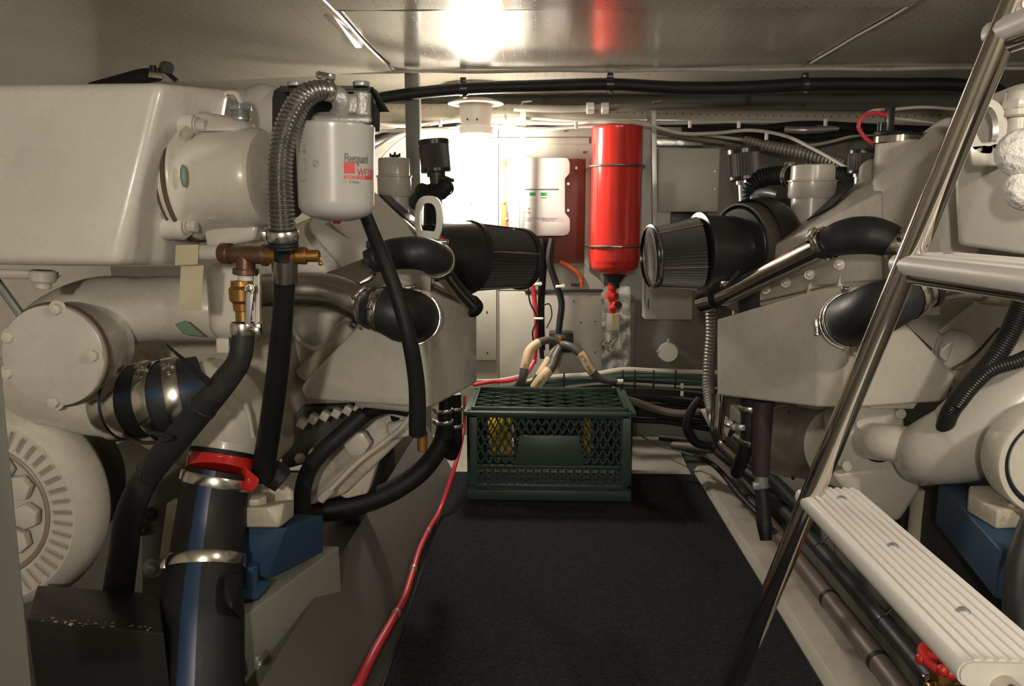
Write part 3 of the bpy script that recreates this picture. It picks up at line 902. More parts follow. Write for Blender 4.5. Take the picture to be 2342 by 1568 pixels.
# left air filter: housing plus tapering pleated cone
def air_filter(label, pts, parts):
    pa = Path(pts)
    o = thing('air_filter', label, 'filter', pa.at(.5)[0])
    return o, pa
def cone_filter(parent, A_, B_, rA, rB, pleats, mt_pl, mt_cap):
    ax = (B_ - A_).normalized(); u = ax.orthogonal().normalized(); w = ax.cross(u); L = (B_ - A_).length
    g = G(); n = pleats * 2; rings = 8; vs = []; fs = []
    for i in range(rings + 1):
        t = i / rings; r = rA + (rB - rA) * t
        for k in range(n):
            a = 2 * PI * k / n
            rr = r * (1.0 if k % 2 else .89)
            vs.append(A_ + ax * L * t + (u * math.cos(a) + w * math.sin(a)) * rr)
    for i in range(rings):
        for k in range(n):
            k2 = (k + 1) % n
            fs.append([i * n + k, i * n + k2, (i + 1) * n + k2, (i + 1) * n + k])
    g.raw(vs, fs)
    g.done('pleated_element', mt_pl, parent, sharp=20)
    g = G()
    g.lathe(B_, ax, [(-.006, rB * .9), (-.006, rB * 1.05), (-.002, rB * 1.08), (.006, rB * 1.08), (.010, rB * 1.02), (.011, rB * .8), (.008, rB * .7), (.008, 0)], 56)
    g.done('end_cap', mt_cap, parent)
    for k in range(5):
        a = 2 * PI * (k + .35) / 5
        d = u * math.cos(a) + w * math.sin(a)
        g = G(); g.sweep(Path([(A_ + d * (rA * 1.01), .0022), (B_ + d * (rB * 1.04), .0022)], world=True), 8); g.done('wire_stay', stainless, parent)
pleatm = mat('filter_pleats', (.085, .08, .075), .5)
af = thing('air_filter', 'black cone air filter on the left engine, below the charger unit', 'filter', P(1080, 600, 1.75))
A0 = P(1005, 580, 1.73); A1 = P(1066, 588, 1.78); A2 = P(1188, 592, 1.90)
g = G(); axf = (A1 - A0).normalized(); r0 = M(138, A0) / 2; r1 = M(160, A1) / 2; r2 = M(138, A2) / 2
Lf = (A1 - A0).length
g.lathe(A0, axf, [(-.03, 0), (-.03, r0 * .9), (0, r0), (Lf * .9, r1), (Lf, r1 * 1.0), (Lf + .002, r1 * 1.06), (Lf + .010, r1 * 1.06), (Lf + .011, r1 * .95), (Lf + .011, 0)], 64)
g.done('filter_housing', blackplastic, af)
g = G(); q = P(1000, 548, 1.66)
g.prism([P(1006, 534, 1.665), P(1024, 552, 1.66), P(1003, 552, 1.655)], (0, .002, 0)); g.done('red_sticker', redplastic, af)
cone_filter(af, A1 + axf * .01, A2, r1 * .97, r2 * .95, 60, pleatm, blackplastic)

def breather(label, px, py, Y, w, h, tilt=0.06):
    """small pleated breather filter on a stub"""
    c = P(px, py, Y); r = M(w, c) / 2; H = M(h, c)
    o = thing('breather_filter', label, 'filter', c - V3(0, 0, H / 2))
    ax = V3(tilt, 0, 1).normalized()
    b = c - ax * H / 2
    g = G(); n = 64; vs = []; fs = []
    uu = ax.orthogonal().normalized(); ww = ax.cross(uu)
    for i in range(2):
        for k in range(n):
            a = 2 * PI * k / n; rr = r * (.97 if k % 2 else .88)
            vs.append(b + ax * (H * (.12 + .74 * i)) + (uu * math.cos(a) + ww * math.sin(a)) * rr)
    for k in range(n):
        k2 = (k + 1) % n; fs.append([k, k2, n + k2, n + k])
    g.raw(vs, fs); g.done('pleated_element', pleatm, o, sharp=15)
    g = G(); g.lathe(b, ax, [(H * .84, r * .9), (H * .84, r * 1.02), (H * .97, r * 1.02), (H, r * .95), (H, 0)], 40); g.done('top_cap', blackplastic, o)
    g = G(); g.lathe(b, ax, [(0, 0), (0, r * .9), (H * .03, r), (H * .13, r), (H * .13, r * .8)], 40); g.done('base_cap', blackplastic, o)
    g = G(); g.lathe(b, ax, [(-H * .12, r * .48), (-H * .12, r * .60), (0, r * .60), (0, r * .48)], 32); g.done('band', stainless if 'right' in label else blackpaint, o)
    g = G(); g.lathe(b, ax, [(-H * .8, 0), (-H * .8, r * .46), (.0, r * .46)], 28); g.done('stub_pipe', blackpaint if 'left' in label else galv, o)
    return o
breather('small black breather filter on the left engine, beside the glaring bulb', 994, 357, 1.95, 70, 74, -.08)
bh, bhp = hose('breather_hose', [(945, 470, 1.90, 34), (975, 440, 1.88, 36), (1003, 440, 1.90, 38), (1022, 425, 1.93, 30)], rubber,
               'short ribbed black breather hose behind the left lifting eye', 'hose', n=20, ridge=(.008, .10))
p, t, r = bhp.at(.95); clamp(bh, p, t, r * 1.15, .010, V3(.3, 0, 1), blackpaint)
hose('breather_elbow', [(990, 520, 1.84, 44), (990, 485, 1.86, 42), (988, 450, 1.88, 40), (960, 435, 1.9, 36)], rubber, 'black rubber elbow seen through the left lifting eye', 'hose', n=20)

# ---------- coolant filter, bracket and lettering ----------
fb = thing('filter_bracket', 'black steel bracket plate behind the white coolant filter', 'bracket', P(750, 460, 1.02))
g = G()
pl = [(622, 470), (622, 225), (626, 207), (640, 198), (845, 198), (862, 206), (868, 222), (868, 300), (690, 300), (690, 470)]
g.prism([P(x, y, 1.06) for x, y in pl], (0, .006, 0), .001); g.done('plate', blackpaint, fb)
g = G()
g.prism([P(846, 198, 1.055), P(885, 256, .99), P(866, 256, 1.055)], (.004, 0, 0), .0006)
g.hull([P(640, 196, 1.055), P(846, 196, 1.055), P(846, 206, .985), P(640, 206, .985), P(640, 200, 1.055), P(846, 200, 1.055), P(846, 210, .985), P(640, 210, .985)], .0006)
g.done('gusset', blackpaint, fb)
for x in (676, 826):
    g = G(); g.hexb(P(x, 198, 1.03), ZA, .011, .006, rot=.2); g.done('bolt', galv, fb)
fh = fb
g = G()
g.hull([P(x, y, Y) for x in (770, 842) for y in (214, 262) for Y in (.965, 1.05)], .005)
g.hull([P(x, y, Y) for x in (712, 850) for y in (262, 284) for Y in (.96, 1.05)], .006)
g.cyl(P(828, 212, .975), P(828, 266, .975), .011)
g.lathe(P(770, 300, 1.0), ZA, [(0, 0), (0, .030), (.014, .030), (.02, .026), (.02, 0)], 32)
g.done('head_casting', castal, fh)
g = G(); g.sweep(Path([(752, 212, .965, 40), (776, 222, .965, 44), (782, 246, .97, 44), (770, 276, .98, 48)]), 24); g.done('inlet_elbow', castal, fh)

FC = P(770, 395, .985); FR = M(88, FC)
ft = P(770, 283, .985).z; fbz = P(770, 506, .985).z; FH = ft - fbz
cf = thing('coolant_filter', 'white spin-on coolant filter canister hanging from the black bracket', 'filter', V3(FC.x, FC.y, fbz))
fax = V3(.018, 0, 1).normalized()
g = G()
g.lathe(V3(FC.x - .002, FC.y, fbz), fax, [(0, 0), (.0005, FR * .35), (.004, FR * .65), (.009, FR * .86), (.017, FR * .965), (.024, FR * .975), (FH - .010, FR), (FH - .007, FR * 1.012), (FH - .003, FR * 1.01), (FH - .001, FR * .96), (FH, FR * .8), (FH, 0)], 96)
g.done('canister', filterpaint, cf)
g = G(); g.lathe(V3(FC.x - .002, FC.y, fbz + .002), fax, [(-.005, 0), (-.005, .004), (0, .006)], 16); g.done('drain_plug', mat('dark_red', (.2, .02, .02), .5), cf)
fb0 = V3(FC.x - .002, FC.y, fbz)
def on_can(px, py):
    """angle and height on the canister for a photograph pixel"""
    rr = FR * .985
    for _ in range(8):
        d = (P(px, py, 1.0) - EYE)
        ox = EYE.x - fb0.x; oy = EYE.y - fb0.y
        a = d.x**2 + d.y**2; b = ox * d.x + oy * d.y; c = ox**2 + oy**2 - rr**2
        t = (-b - math.sqrt(max(0, b * b - a * c))) / a
        q = EYE + d * t
        return math.atan2(q.y - fb0.y, q.x - fb0.x), q.z
def can_pt(th, z, lift=.0006):
    t = (z - fbz) / FH
    rr = FR * (.975 + .025 * min(1, max(0, (t - .15) / .8))) + lift
    cx = fb0.x + .018 * (z - fbz)
    return V3(cx + rr * math.cos(th), fb0.y + rr * math.sin(th), z)
def can_text(name, body, size, th0, z0, mt, rot=0.0, **kw):
    vs, fs = text_geo(body, size, **kw)
    g = G(); c, s = math.cos(rot), math.sin(rot)
    g.raw([can_pt(th0 + (x * c - y * s) / FR, z0 + x * s + y * c) for x, y in vs], fs)
    # the lettering has a skin's thickness of ink
    return g.done(name, mt, cf, weld=False)
def can_patch(name, th0, z0, wd_, hg, mt, nx=10):
    g = G(); vs = []; fs = []
    for j in range(2):
        for i in range(nx + 1):
            vs.append(can_pt(th0 + wd_ * i / nx / FR, z0 + hg * j, .0005))
    for i in range(nx): fs.append([i, i + 1, nx + 2 + i, nx + 1 + i])
    g.raw(vs, fs); return g.done(name, mt, cf)
th, z = on_can(785, 371)
can_text('brand_lettering', 'Fleetguard', .0150, th, z, greyink, sx=.50, bold=.0002, spacing=1.05)
th, z = on_can(785, 396)
can_patch('red_square', th, z, .0135, .0128, redink)
can_text('number_lettering', 'WF2051', .0125, th + .0165 / FR, z - .0022, redink, sx=.86)
th, z = on_can(785, 408)
can_patch('red_stripe', th, z, .046, .0036, redink, 16)
can_text('stripe_lettering', 'COOLANT FILTER', .0031, th + .001 / FR, z + .0007, mat('pale_ink', (.7, .55, .5), .5), sx=1.1)
can_text('unit_lettering', '•   4 Units', .0046, th + .0005 / FR, z - .0052, greyink)
th, z = on_can(714, 374)
g = G(); n = 28; vs = []; fs = []
for k in range(n):
    a = 2 * PI * k / n
    for rr in (.0035, .0040): vs.append(can_pt(th + (rr * math.cos(a) + .004) / FR, z + rr * math.sin(a)))
for k in range(n):
    k2 = (k + 1) % n; fs.append([2 * k, 2 * k + 1, 2 * k2 + 1, 2 * k2])
g.raw(vs, fs)
g.raw([can_pt(th + (.004 + x) / FR, z + y) for x, y in ((-.0028, -.0023), (-.0023, -.0028), (.0028, .0023), (.0023, .0028))], [[0, 1, 2, 3]])
g.done('round_symbol', greyink, cf, weld=False)
yellowink = mat('yellow_ink', (.33, .31, .17), .6)
th, z = on_can(700, 395)
can_text('date_lettering', 'SI 63 A5E', .0065, th, z, yellowink, rot=PI / 2, spacing=1.3)
th, z = on_can(686, 416)
can_text('code_lettering', 'WF2071 4', .0034, th, z, yellowink)
th, z = on_can(691, 350)
can_text('tick_lettering', 'N', .005, th, z, greyink)

# braided corrugated hose with band clamps
bh, bhp = hose('braided_hose', [(756, 207, .955, 36), (732, 206, .945, 44), (700, 218, .935, 52), (668, 262, .925, 54), (646, 330, .92, 55), (640, 410, .92, 56), (643, 480, .92, 58), (648, 552, .925, 60)],
               mat('braid_steel', (.40, .38, .36), .25, .9, var=.2, dirt=.5, dirt_col=(.08, .07, .07), dirt_scale=60), 'steel braided corrugated hose curving down left of the white coolant filter', 'hose', n=28, ridge=(.0050, .10))
p, t, r = bhp.at(.02); clamp(bh, p, t, r * 1.05, .010, V3(.3, 0, 1))
p, t, r = bhp.at(.965); clamp(bh, p, t, r * 1.06, .012, V3(-1, -.1, .1))
g = G(); p, t, r = bhp.at(.99); g.lathe(p, t, [(-.012, r * 1.0), (-.01, r * 1.14)] + [(-.008 + .002 * k, r * (1.16 if k % 2 else 1.1)) for k in range(10)] + [(.012, r * .9), (.012, 0)], 36); g.done('end_collar', rubber, bh)

# tee, pipes and valve
tee = thing('pipe_tee', 'bronze pipe tee with a pale pipe on its left below the thermostat housing', 'fitting', P(560, 625, .97))
g = G(); g.sweep(Path([(455, 577, 1.0, 34), (515, 578, .98, 34)]), 24); g.done('painted_pipe', paint_clean, tee)
g = G()
g.cyl(P(508, 579, .98), P(530, 580, .975), M(24, P(520, 580, .98)), n=28)
g.sweep(Path([(512, 580, .98, 40), (560, 582, .97, 42), (606, 584, .965, 40)]), 28)
g.sweep(Path([(562, 582, .97, 42), (562, 625, .97, 44)]), 28)
g.cyl(P(562, 614, .97), P(562, 628, .97), M(29, P(562, 620, .97)))
g.cyl(P(600, 583, .965), P(614, 584, .965), M(25, P(606, 584, .965)))
g.done('tee_body', bronze, tee)
g = G(); g.sweep(Path([(612, 584, .96, 36), (690, 585, .955, 38)]), 24); g.cyl(P(678, 584, .955), P(702, 585, .955), M(20, P(690, 585, .955)))
g.cyl(P(700, 585, .955), P(730, 585, .955), M(14, P(715, 585, .955))); g.done('side_pipe', brass, tee)
g = G(); g.sweep(Path([(722, 586, .955, 5), (731, 590, .955, 5), (734, 604, .955, 4)]), 6); g.ball(P(733, 602, .955), .003); g.done('bleed_lever', brass, tee)
g = G(); g.cyl(P(562, 624, .97), P(562, 642, .97), M(18, P(562, 630, .97))); g.done('nipple', paint_clean, tee)

vl = thing('ball_valve', 'small brass ball valve with steel lever under the bronze tee', 'valve', P(558, 735, .97))
g = G()
g.lathe(P(558, 733, .97), ZA, [(0, 0), (0, .010), (.012, .010), (.013, .012), (.022, .0125), (.026, .016), (.040, .0165), (.044, .0135), (.050, .0135), (.050, 0)], 28)
g.done('valve_body', brass, vl)
g = G(); g.cyl(P(571, 660, .962), P(571, 660, .948), .006); g.hexb(P(571, 660, .948), -YA, .005, .003); g.done('lever_nut', stainless, vl)
g = G(); g.hull([P(563, 650, .952), P(582, 650, .952), P(572, 742, .95), P(560, 742, .95), P(563, 650, .955), P(582, 650, .955), P(572, 742, .953), P(560, 742, .953)], .0008)
g.done('lever', galv, vl)
g = G(); g.hull([P(584, 625, .972), P(594, 625, .972), P(594, 735, .972), P(584, 742, .972), P(584, 625, .976), P(594, 625, .976), P(594, 735, .976), P(584, 742, .976)], .0008); g.done('strap', paint_clean, vl)
# cream tag plates
tg = thing('hanging_tag', 'two cream plastic tag plates hung below the thermostat housing', 'tag', P(440, 708, 1.0))
g = G(); g.hull([P(402, 560, 1.0), P(455, 559, .985), P(452, 605, .985), P(400, 607, 1.0), P(402, 560, 1.003), P(455, 559, .988), P(452, 605, .988), P(400, 607, 1.003)], .0005); g.done('upper_plate', tagcream, tg)
g = G(); g.hull([P(414, 606, 1.01), P(466, 606, 1.0), P(460, 709, 1.0), P(408, 708, 1.01), P(414, 606, 1.013), P(466, 606, 1.003), P(460, 709, 1.003), P(408, 708, 1.013)], .0005); g.done('lower_plate', tagcream, tg)

# black hoses
ha, hap = hose('coolant_hose', [(556, 738, .97, 46), (556, 765, .97, 50), (548, 820, .97, 52), (515, 870, .98, 58), (465, 930, .99, 62), (395, 1015, 1.0, 62), (335, 1090, 1.02, 60), (298, 1170, 1.04, 62), (282, 1270, 1.08, 64), (266, 1388, 1.13, 68)],
               greyrubber, 'thick black hose curving from the ball valve down to lower left past the damper pulley', 'hose', n=32)
p, t, r = hap.at(.012); clamp(ha, p, t, r * 1.04, .015, V3(1, .2, 0))
hb, hbp = hose('coolant_hose', [(650, 560, .95, 48), (651, 640, .97, 48), (648, 700, .99, 46), (640, 800, 1.03, 50), (620, 960, 1.10, 50), (600, 1085, 1.17, 52)], rubber,
               'straight black hose hanging under the braided hose down to the blue engine mount', 'hose', n=28)
g = G(); g.sweep(Path([(651, 590, .955, 60), (652, 640, .965, 56)]), 28); g.done('pipe_socket', brushed, hb)
g = G(); g.sweep(Path([(590, 1070, 1.19, 50), (628, 1085, 1.2, 66), (648, 1100, 1.2, 58)]), 24); g.done('hose_end', rubber, hb)
hc, hcp = hose('coolant_hose', [(800, 405, 1.06, 30), (838, 495, 1.07, 31), (868, 570, 1.09, 33), (905, 665, 1.10, 35), (935, 770, 1.10, 37), (952, 870, 1.12, 38), (955, 990, 1.15, 40)], rubber,
               'black hose running from behind the white coolant filter down across the left aftercooler box', 'hose', n=28)
g = G(); g.cyl(P(966, 985, 1.17), P(966, 1030, 1.17), .008); g.done('hose_tail', brass, hc)
# dark curved hoses under the left engine
hose('bilge_hose', [(640, 1185, 1.6, 48), (760, 1165, 1.62, 50), (880, 1130, 1.68, 50), (970, 1070, 1.72, 46), (1010, 1010, 1.72, 40), (1018, 940, 1.72, 32)], rubber,
     'thick black hose sweeping in an arc under the left engine to the crate', 'hose', n=24)
h2, h2p = hose('bilge_hose', [(1040, 900, 1.80, 30), (1040, 960, 1.80, 32), (1040, 1010, 1.80, 34), (1030, 1040, 1.82, 34)], rubber,
     'short vertical black hose hanging beside the left end of the green crate', 'hose', n=22)
for f in (.22, .48): p, t, r = h2p.at(f); clamp(h2, p, t, r * 1.05, .010, V3(-1, -.5, 0))
hd, hdp = hose('drain_hose', [(1018, 905, 1.70, 28), (1018, 960, 1.70, 30), (1018, 1000, 1.70, 36)], rubber, 'black clamped drain hose below the right corner of the left aftercooler box', 'hose', n=20)
for f in (.35, .62): p, t, r = hdp.at(f); clamp(hd, p, t, r * 1.08, .010, V3(-1, -.6, 0))
hose('ring_hose', [(835, 945, 1.50, 38), (790, 985, 1.49, 38), (740, 1030, 1.48, 38), (706, 1075, 1.48, 38), (693, 1120, 1.48, 38), (692, 1165, 1.48, 38)], greyrubber,
     'dark grey hose curving below the toothed guard of the left engine', 'hose', n=22)
hose('ring_hose', [(835, 948, 1.505, 30), (880, 930, 1.50, 34), (935, 940, 1.50, 26)], rubber, 'black hose stub under the left aftercooler box', 'hose', n=18)
hose('impeller_shroud', [(905, 950, 1.62, 24), (890, 1010, 1.66, 30), (860, 1075, 1.68, 36), (830, 1130, 1.66, 38)], rubber, 'dark rubber guard along the right side of the left water pump', 'guard', n=18)

# rubber coupling with four bands
cp, cpp = hose('rubber_coupling', [(262, 922, 1.18, 166), (330, 915, 1.17, 168), (400, 905, 1.17, 166), (462, 893, 1.19, 160)], [rubber_soft, bluestripe],
               'black rubber exhaust coupling with four steel bands beside the round cover plate', 'hose', n=48, stripe=(.15, 1), stripe_dir=V3(0, -1, .3))
for f, s in ((.08, -.3), (.26, .0), (.56, .3), (.74, .4)):
    p, t, r = cpp.at(f); clamp(cp, p, t, r * 1.012, .0215, V3(.0, -.45, 1))

# exhaust hose with red sleeve, blue stripe and bands
ex, exp = hose('exhaust_hose', [(503, 1075, 1.15, 140), (492, 1120, 1.14, 148), (480, 1210, 1.12, 156), (470, 1300, 1.09, 164), (462, 1420, 1.05, 186), (455, 1600, 1.0, 200)], [rubber, bluestripe],
               'large black exhaust hose with a blue stripe descending at lower left', 'hose', n=64, stripe=(.20, 1), stripe_dir=V3(.02, -1, 0))
p, t, r = exp.at(.05); clamp(ex, p, t, r * 1.03, .0165, V3(-1, .1, 0))
p, t, r = exp.at(.42); clamp(ex, p, t, r * 1.03, .0175, V3(-1, -.1, 0))
g = G(); p, t, r = exp.at(.47)
w_ = V3(1, .1, 0)
q0 = P(512, 1310, .99)
g.hull([P(512, 1312, 1.035), P(556, 1312, 1.06), P(556, 1420, 1.05), P(530, 1392, 1.0), P(510, 1375, 1.01), P(512, 1312, 1.06), P(556, 1420, 1.07)], .003); g.done('hose_flap', rubber, ex)
rs = thing('silicone_sleeve', 'bright red silicone sleeve between the cream exhaust casting and black exhaust hose', 'sleeve', P(505, 1090, 1.15))
g = G()
S_ = [(512, 1036, 1.165, 142), (508, 1055, 1.16, 150), (503, 1080, 1.15, 150)]
g.sweep(Path(S_), 48); g.done('sleeve', redplastic, rs)
g = G()
g.hull([P(560, 1070, 1.13), P(592, 1093, 1.12), P(592, 1106, 1.12), P(575, 1128, 1.12), P(560, 1120, 1.13), P(545, 1050, 1.15), P(560, 1070, 1.18), P(585, 1100, 1.17), P(565, 1120, 1.16)], .004)
g.done('sleeve_flare', redplastic, rs)
g = G(); p, t, r = Path(S_).at(.02); g.lathe(p, t, [(-.004, r * .9), (-.004, r * 1.04), (.003, r * 1.05), (.004, r * .9)], 48); g.done('black_rim', rubber, rs)

# cable ties
ct = thing('cable_tie', 'black cable tie standing up from the thick hose above the banded coupling', 'cable tie', P(480, 880, .95))
g = G(); a = P(380, 788, 1.0); b_ = P(478, 875, .95)
g.hull([a + V3(0, 0, .0025), a - V3(0, 0, .0015), a + V3(0, .0015, 0), b_ + V3(.002, 0, .006), b_ + V3(-.002, 0, -.006), b_ + V3(0, .004, 0)], .0004); g.done('strap', rubber, ct)
p, t, r = hap.at(.24); g = G(); g.lathe(p, t, [(-.004, r * 1.0), (-.003, r * 1.06), (.003, r * 1.06), (.004, r * 1.0)], 32); g.done('loop', blackplastic, ct)
ct2 = thing('cable_tie', 'black cable tie around the thick hose level with the coupling foot', 'cable tie', P(400, 1010, .98))
p, t, r = hap.at(.475); g = G(); g.lathe(p, t, [(-.003, r * 1.0), (-.003, r * 1.05), (.003, r * 1.05), (.003, r * 1.0)], 32); g.box(p + V3(-.004, -r * 1.08, .004), (.009, .006, .009), bev=.001); g.done('loop', blackplastic, ct2)
hose('cord', [(270, 985, 1.16, 9), (330, 1012, 1.05, 9), (395, 1002, .96, 10), (360, 1005, 1.08, 9), (400, 1030, 1.1, 8)], rubber, 'thin black cord looped beneath the banded exhaust coupling', 'cord', n=8)

# blue engine mount with cream foot
mt_ = thing('engine_mount', 'blue engine mount with a rusty cream foot on the left bearer', 'mount', P(650, 1370, 1.2))
g = G()
g.hull([P(560, 1206, 1.16), P(655, 1206, 1.16), P(740, 1178, 1.30), P(600, 1170, 1.4), P(740, 1262, 1.30), P(610, 1325, 1.17), P(560, 1300, 1.16), P(600, 1262, 1.4)], .003)
g.hull([P(560, 1325, 1.16), P(622, 1328, 1.16), P(590, 1368, 1.12), P(545, 1370, 1.12), P(560, 1325, 1.25), P(622, 1328, 1.25), P(590, 1385, 1.2), P(545, 1385, 1.2)], .003)
g.cyl(P(573, 1345, 1.15), P(573, 1290, 1.15), .012); g.done('mount_block', bluepaint, mt_)
g = G()
g.hull([P(540, 1160, 1.15), P(610, 1160, 1.13), P(650, 1150, 1.15), P(670, 1145, 1.2), P(540, 1206, 1.15), P(640, 1206, 1.13), P(672, 1180, 1.2), P(540, 1150, 1.3), P(672, 1140, 1.3), P(672, 1180, 1.3)], .003)
g.hull([P(560, 1105, 1.27), P(590, 1100, 1.27), P(655, 1108, 1.27), P(672, 1122, 1.27), P(672, 1170, 1.26), P(560, 1165, 1.27), P(560, 1105, 1.31), P(600, 1100, 1.31), P(672, 1122, 1.31), P(672, 1170, 1.31)], .004)
g.done('mount_foot', paint_dirty, mt_)
g = G(); g.hexb(P(583, 1156, 1.18), ZA, .019, .016, rot=.4); g.done('bolt', paint_dirty, mt_)

# black chipped box and grey post at far left
bb = thing('steel_box', 'black steel box with chipped pale edge at the lower left corner', 'box', P(220, 1568, .9))
g = G()
T0 = [P(60, 1415, .98), P(372, 1425, .95), P(368, 1385, 1.06), P(90, 1385, 1.08)]
zz = T0[0].z
T0 = [V3(p.x, p.y, zz) for p in T0]
g.hull(T0 + [V3(p.x + .01, p.y, .0) for p in T0], .0025); g.done('box_body', blackbox, bb)
g = G()
random.seed(3)
for k in range(26):
    f = random.random()
    q = T0[0].lerp(T0[1], .05 + .93 * f) + V3(0, random.uniform(-.003, .012), 0)
    s = random.uniform(.0008, .003)
    g.hull([q + V3(random.uniform(-s, s) * 2, random.uniform(-s, s), random.uniform(-.0015, .0012)) for _ in range(7)], 0)
g.done('paint_flakes', mat('flaked_primer', (.42, .33, .25), .6), bb)
po = thing('steel_post', 'plain grey painted post cutting the lower left edge of view', 'post', P(0, 1560, .6))
g = G()
g.hull([P(-60, 820, .62), P(0, 820, .62), P(75, 1600, .60), P(-60, 1600, .60), P(-60, 820, .66), P(-4, 820, .66), P(70, 1600, .64), P(-60, 1600, .64)], .0015)
g.done('post_face', mat('post_face_grey', (.10, .10, .085), .5, dirt=.3), po)
# intake duct behind tank top
dk = thing('intake_duct', 'black intake duct with a steel band clamp rising behind the left coolant tank', 'duct', P(320, 185, 1.6))
g = G(); g.sweep(Path([(215, 208, 1.62, 40), (280, 190, 1.6, 40), (330, 174, 1.58, 34), (362, 170, 1.57, 30)]), 28); g.done('duct', rubber, dk)
g = G(); q = P(360, 176, 1.55); g.hull([P(342, 160, 1.55), P(372, 168, 1.55), P(372, 180, 1.55), P(338, 176, 1.55), P(342, 160, 1.56), P(372, 168, 1.56), P(372, 180, 1.56)], .0005); g.done('band', stainless, dk)
g = G(); g.cyl(P(378, 154, 1.55), P(384, 156, 1.53), .012); g.cyl(P(350, 150, 1.55), P(352, 165, 1.55), .007); g.sweep(Path([(372, 158, 1.55, 10), (405, 186, 1.55, 12)]), 8); g.done('band_screw', blackplastic, dk)
# ================= right engine =================
RE = thing('marine_engine', 'right marine diesel engine painted cream, seen behind the ladder', 'engine', V3(.95, 1.6, .25))
# large sloping casing: lower inner part and the roof part
g = G()
g.hull([P(1747, 572, 1.80), P(1747, 668, 1.79), P(1890, 498, 1.62), P(2016, 437, 1.47), P(2016, 640, 1.45),
        P(1812, 517, 1.92), P(1925, 433, 1.92), P(2004, 398, 1.90), P(2100, 400, 1.9), P(1760, 560, 2.3), P(1760, 640, 2.3), P(2100, 400, 2.2), P(2100, 560, 2.2)], .006, 3)
g.hull([P(2016, 441, 1.485), P(2165, 316, 1.42), P(2194, 338, 1.40), P(2240, 480, 1.38), P(2240, 640, 1.37), P(2016, 640, 1.47),
        P(1996, 408, 1.56), P(2140, 288, 1.52), P(2150, 286, 1.7), P(2240, 300, 1.6), P(1990, 420, 2.1), P(2240, 300, 2.1), P(2240, 600, 2.1), P(2010, 600, 2.1)], .006, 3)
g.done('valve_casing', paint_clean, RE, sharp=50)
g = G()
g.hull([P(2088, 320, 1.75), P(2140, 280, 1.7), P(2165, 268, 1.68), P(2200, 268, 1.65), P(2230, 300, 1.6), P(2100, 345, 1.7), P(2088, 320, 2.2), P(2190, 268, 2.1), P(2230, 330, 2.1)], .006)
g.done('casing_shoulder', paint_clean, RE)
# flange line with bolts under the casing
g = G()
g.hull([P(1738, 668, 1.78), P(1745, 655, 1.78), P(2150, 545, 1.38), P(2150, 620, 1.37), P(1738, 700, 1.77), P(1738, 668, 2.2), P(1738, 700, 2.2), P(2150, 560, 1.9), P(2150, 640, 1.9)], .004)
g.hull([P(1745, 690, 1.80), P(2150, 610, 1.38), P(2150, 720, 1.39), P(1752, 730, 1.80), P(1745, 690, 2.2), P(2150, 610, 2.0), P(2150, 720, 2.0), P(1752, 730, 2.2)], .004)
g.done('casing_flange', paint, RE)
g = G(); g.sweep(Path([(1738, 689, 1.765, 4), (1900, 652, 1.585, 4), (2090, 606, 1.42, 4)]), 6); g.done('gasket', mat('amber_gasket', (.26, .18, .07), .6), RE)
for (bx, by, Y) in ((1751, 661, 1.765), (1797, 646, 1.70), (1851, 628, 1.63), (1919, 605, 1.55)):
    g = G(); q = P(bx, by, Y - .012); g.hexb(q, V3(-.25, -1, .1), .0075, .012, washer=.010, rot=bx); g.done('bolt', paint, RE)
for (bx, by, Y) in ((1798, 676, 1.71), (1852, 660, 1.64), (1923, 642, 1.56)):
    g = G(); q = P(bx, by, Y - .006); g.hull([q + V3(x, 0, z) for x, z in ((-.005, -.013), (.007, -.013), (.004, .008), (0, .013), (-.003, .008))] + [q + V3(x, .02, z) for x, z in ((-.005, -.013), (.007, -.013), (.002, .013))], .002); g.done('flange_lug', paint, RE)
# data plate lying on the slope
g = G()
a, b_, c_, d_ = P(1846, 506, 1.76), P(1905, 472, 1.70), P(1952, 425, 1.76), P(1925, 433, 1.83)
nrm = V3(-.55, -.5, .67)
g.hull([x + nrm * s for x in (a, b_, c_, d_) for s in (0, .004)], .0006); dp = g.done('data_plate', blackpaint, RE)
g = G()
for k in range(5):
    f0 = .15 + .16 * k
    p0 = a.lerp(b_, f0); p1 = d_.lerp(c_, f0)
    for s in range(6):
        q0 = p0.lerp(p1, .1 + .14 * s); q1 = p0.lerp(p1, .1 + .14 * s + .09)
        w_ = (b_ - a).normalized() * .0022
        g.raw([q0 + nrm * .0046, q1 + nrm * .0046, q1 + w_ + nrm * .0046, q0 + w_ + nrm * .0046], [[0, 1, 2, 3]])
g.done('plate_marks', greyink, dp, weld=False)
filler(RE, 1852, 378, 515, 1.86, 100, False)
g = G()
t = P(1852, 378, 1.86); r = .052
g.lathe(t, ZA, [(0, 0), (0, r * .2), (.007, r * .18), (.008, 0)], 20); g.done('wing_cap', blackplastic, RE)
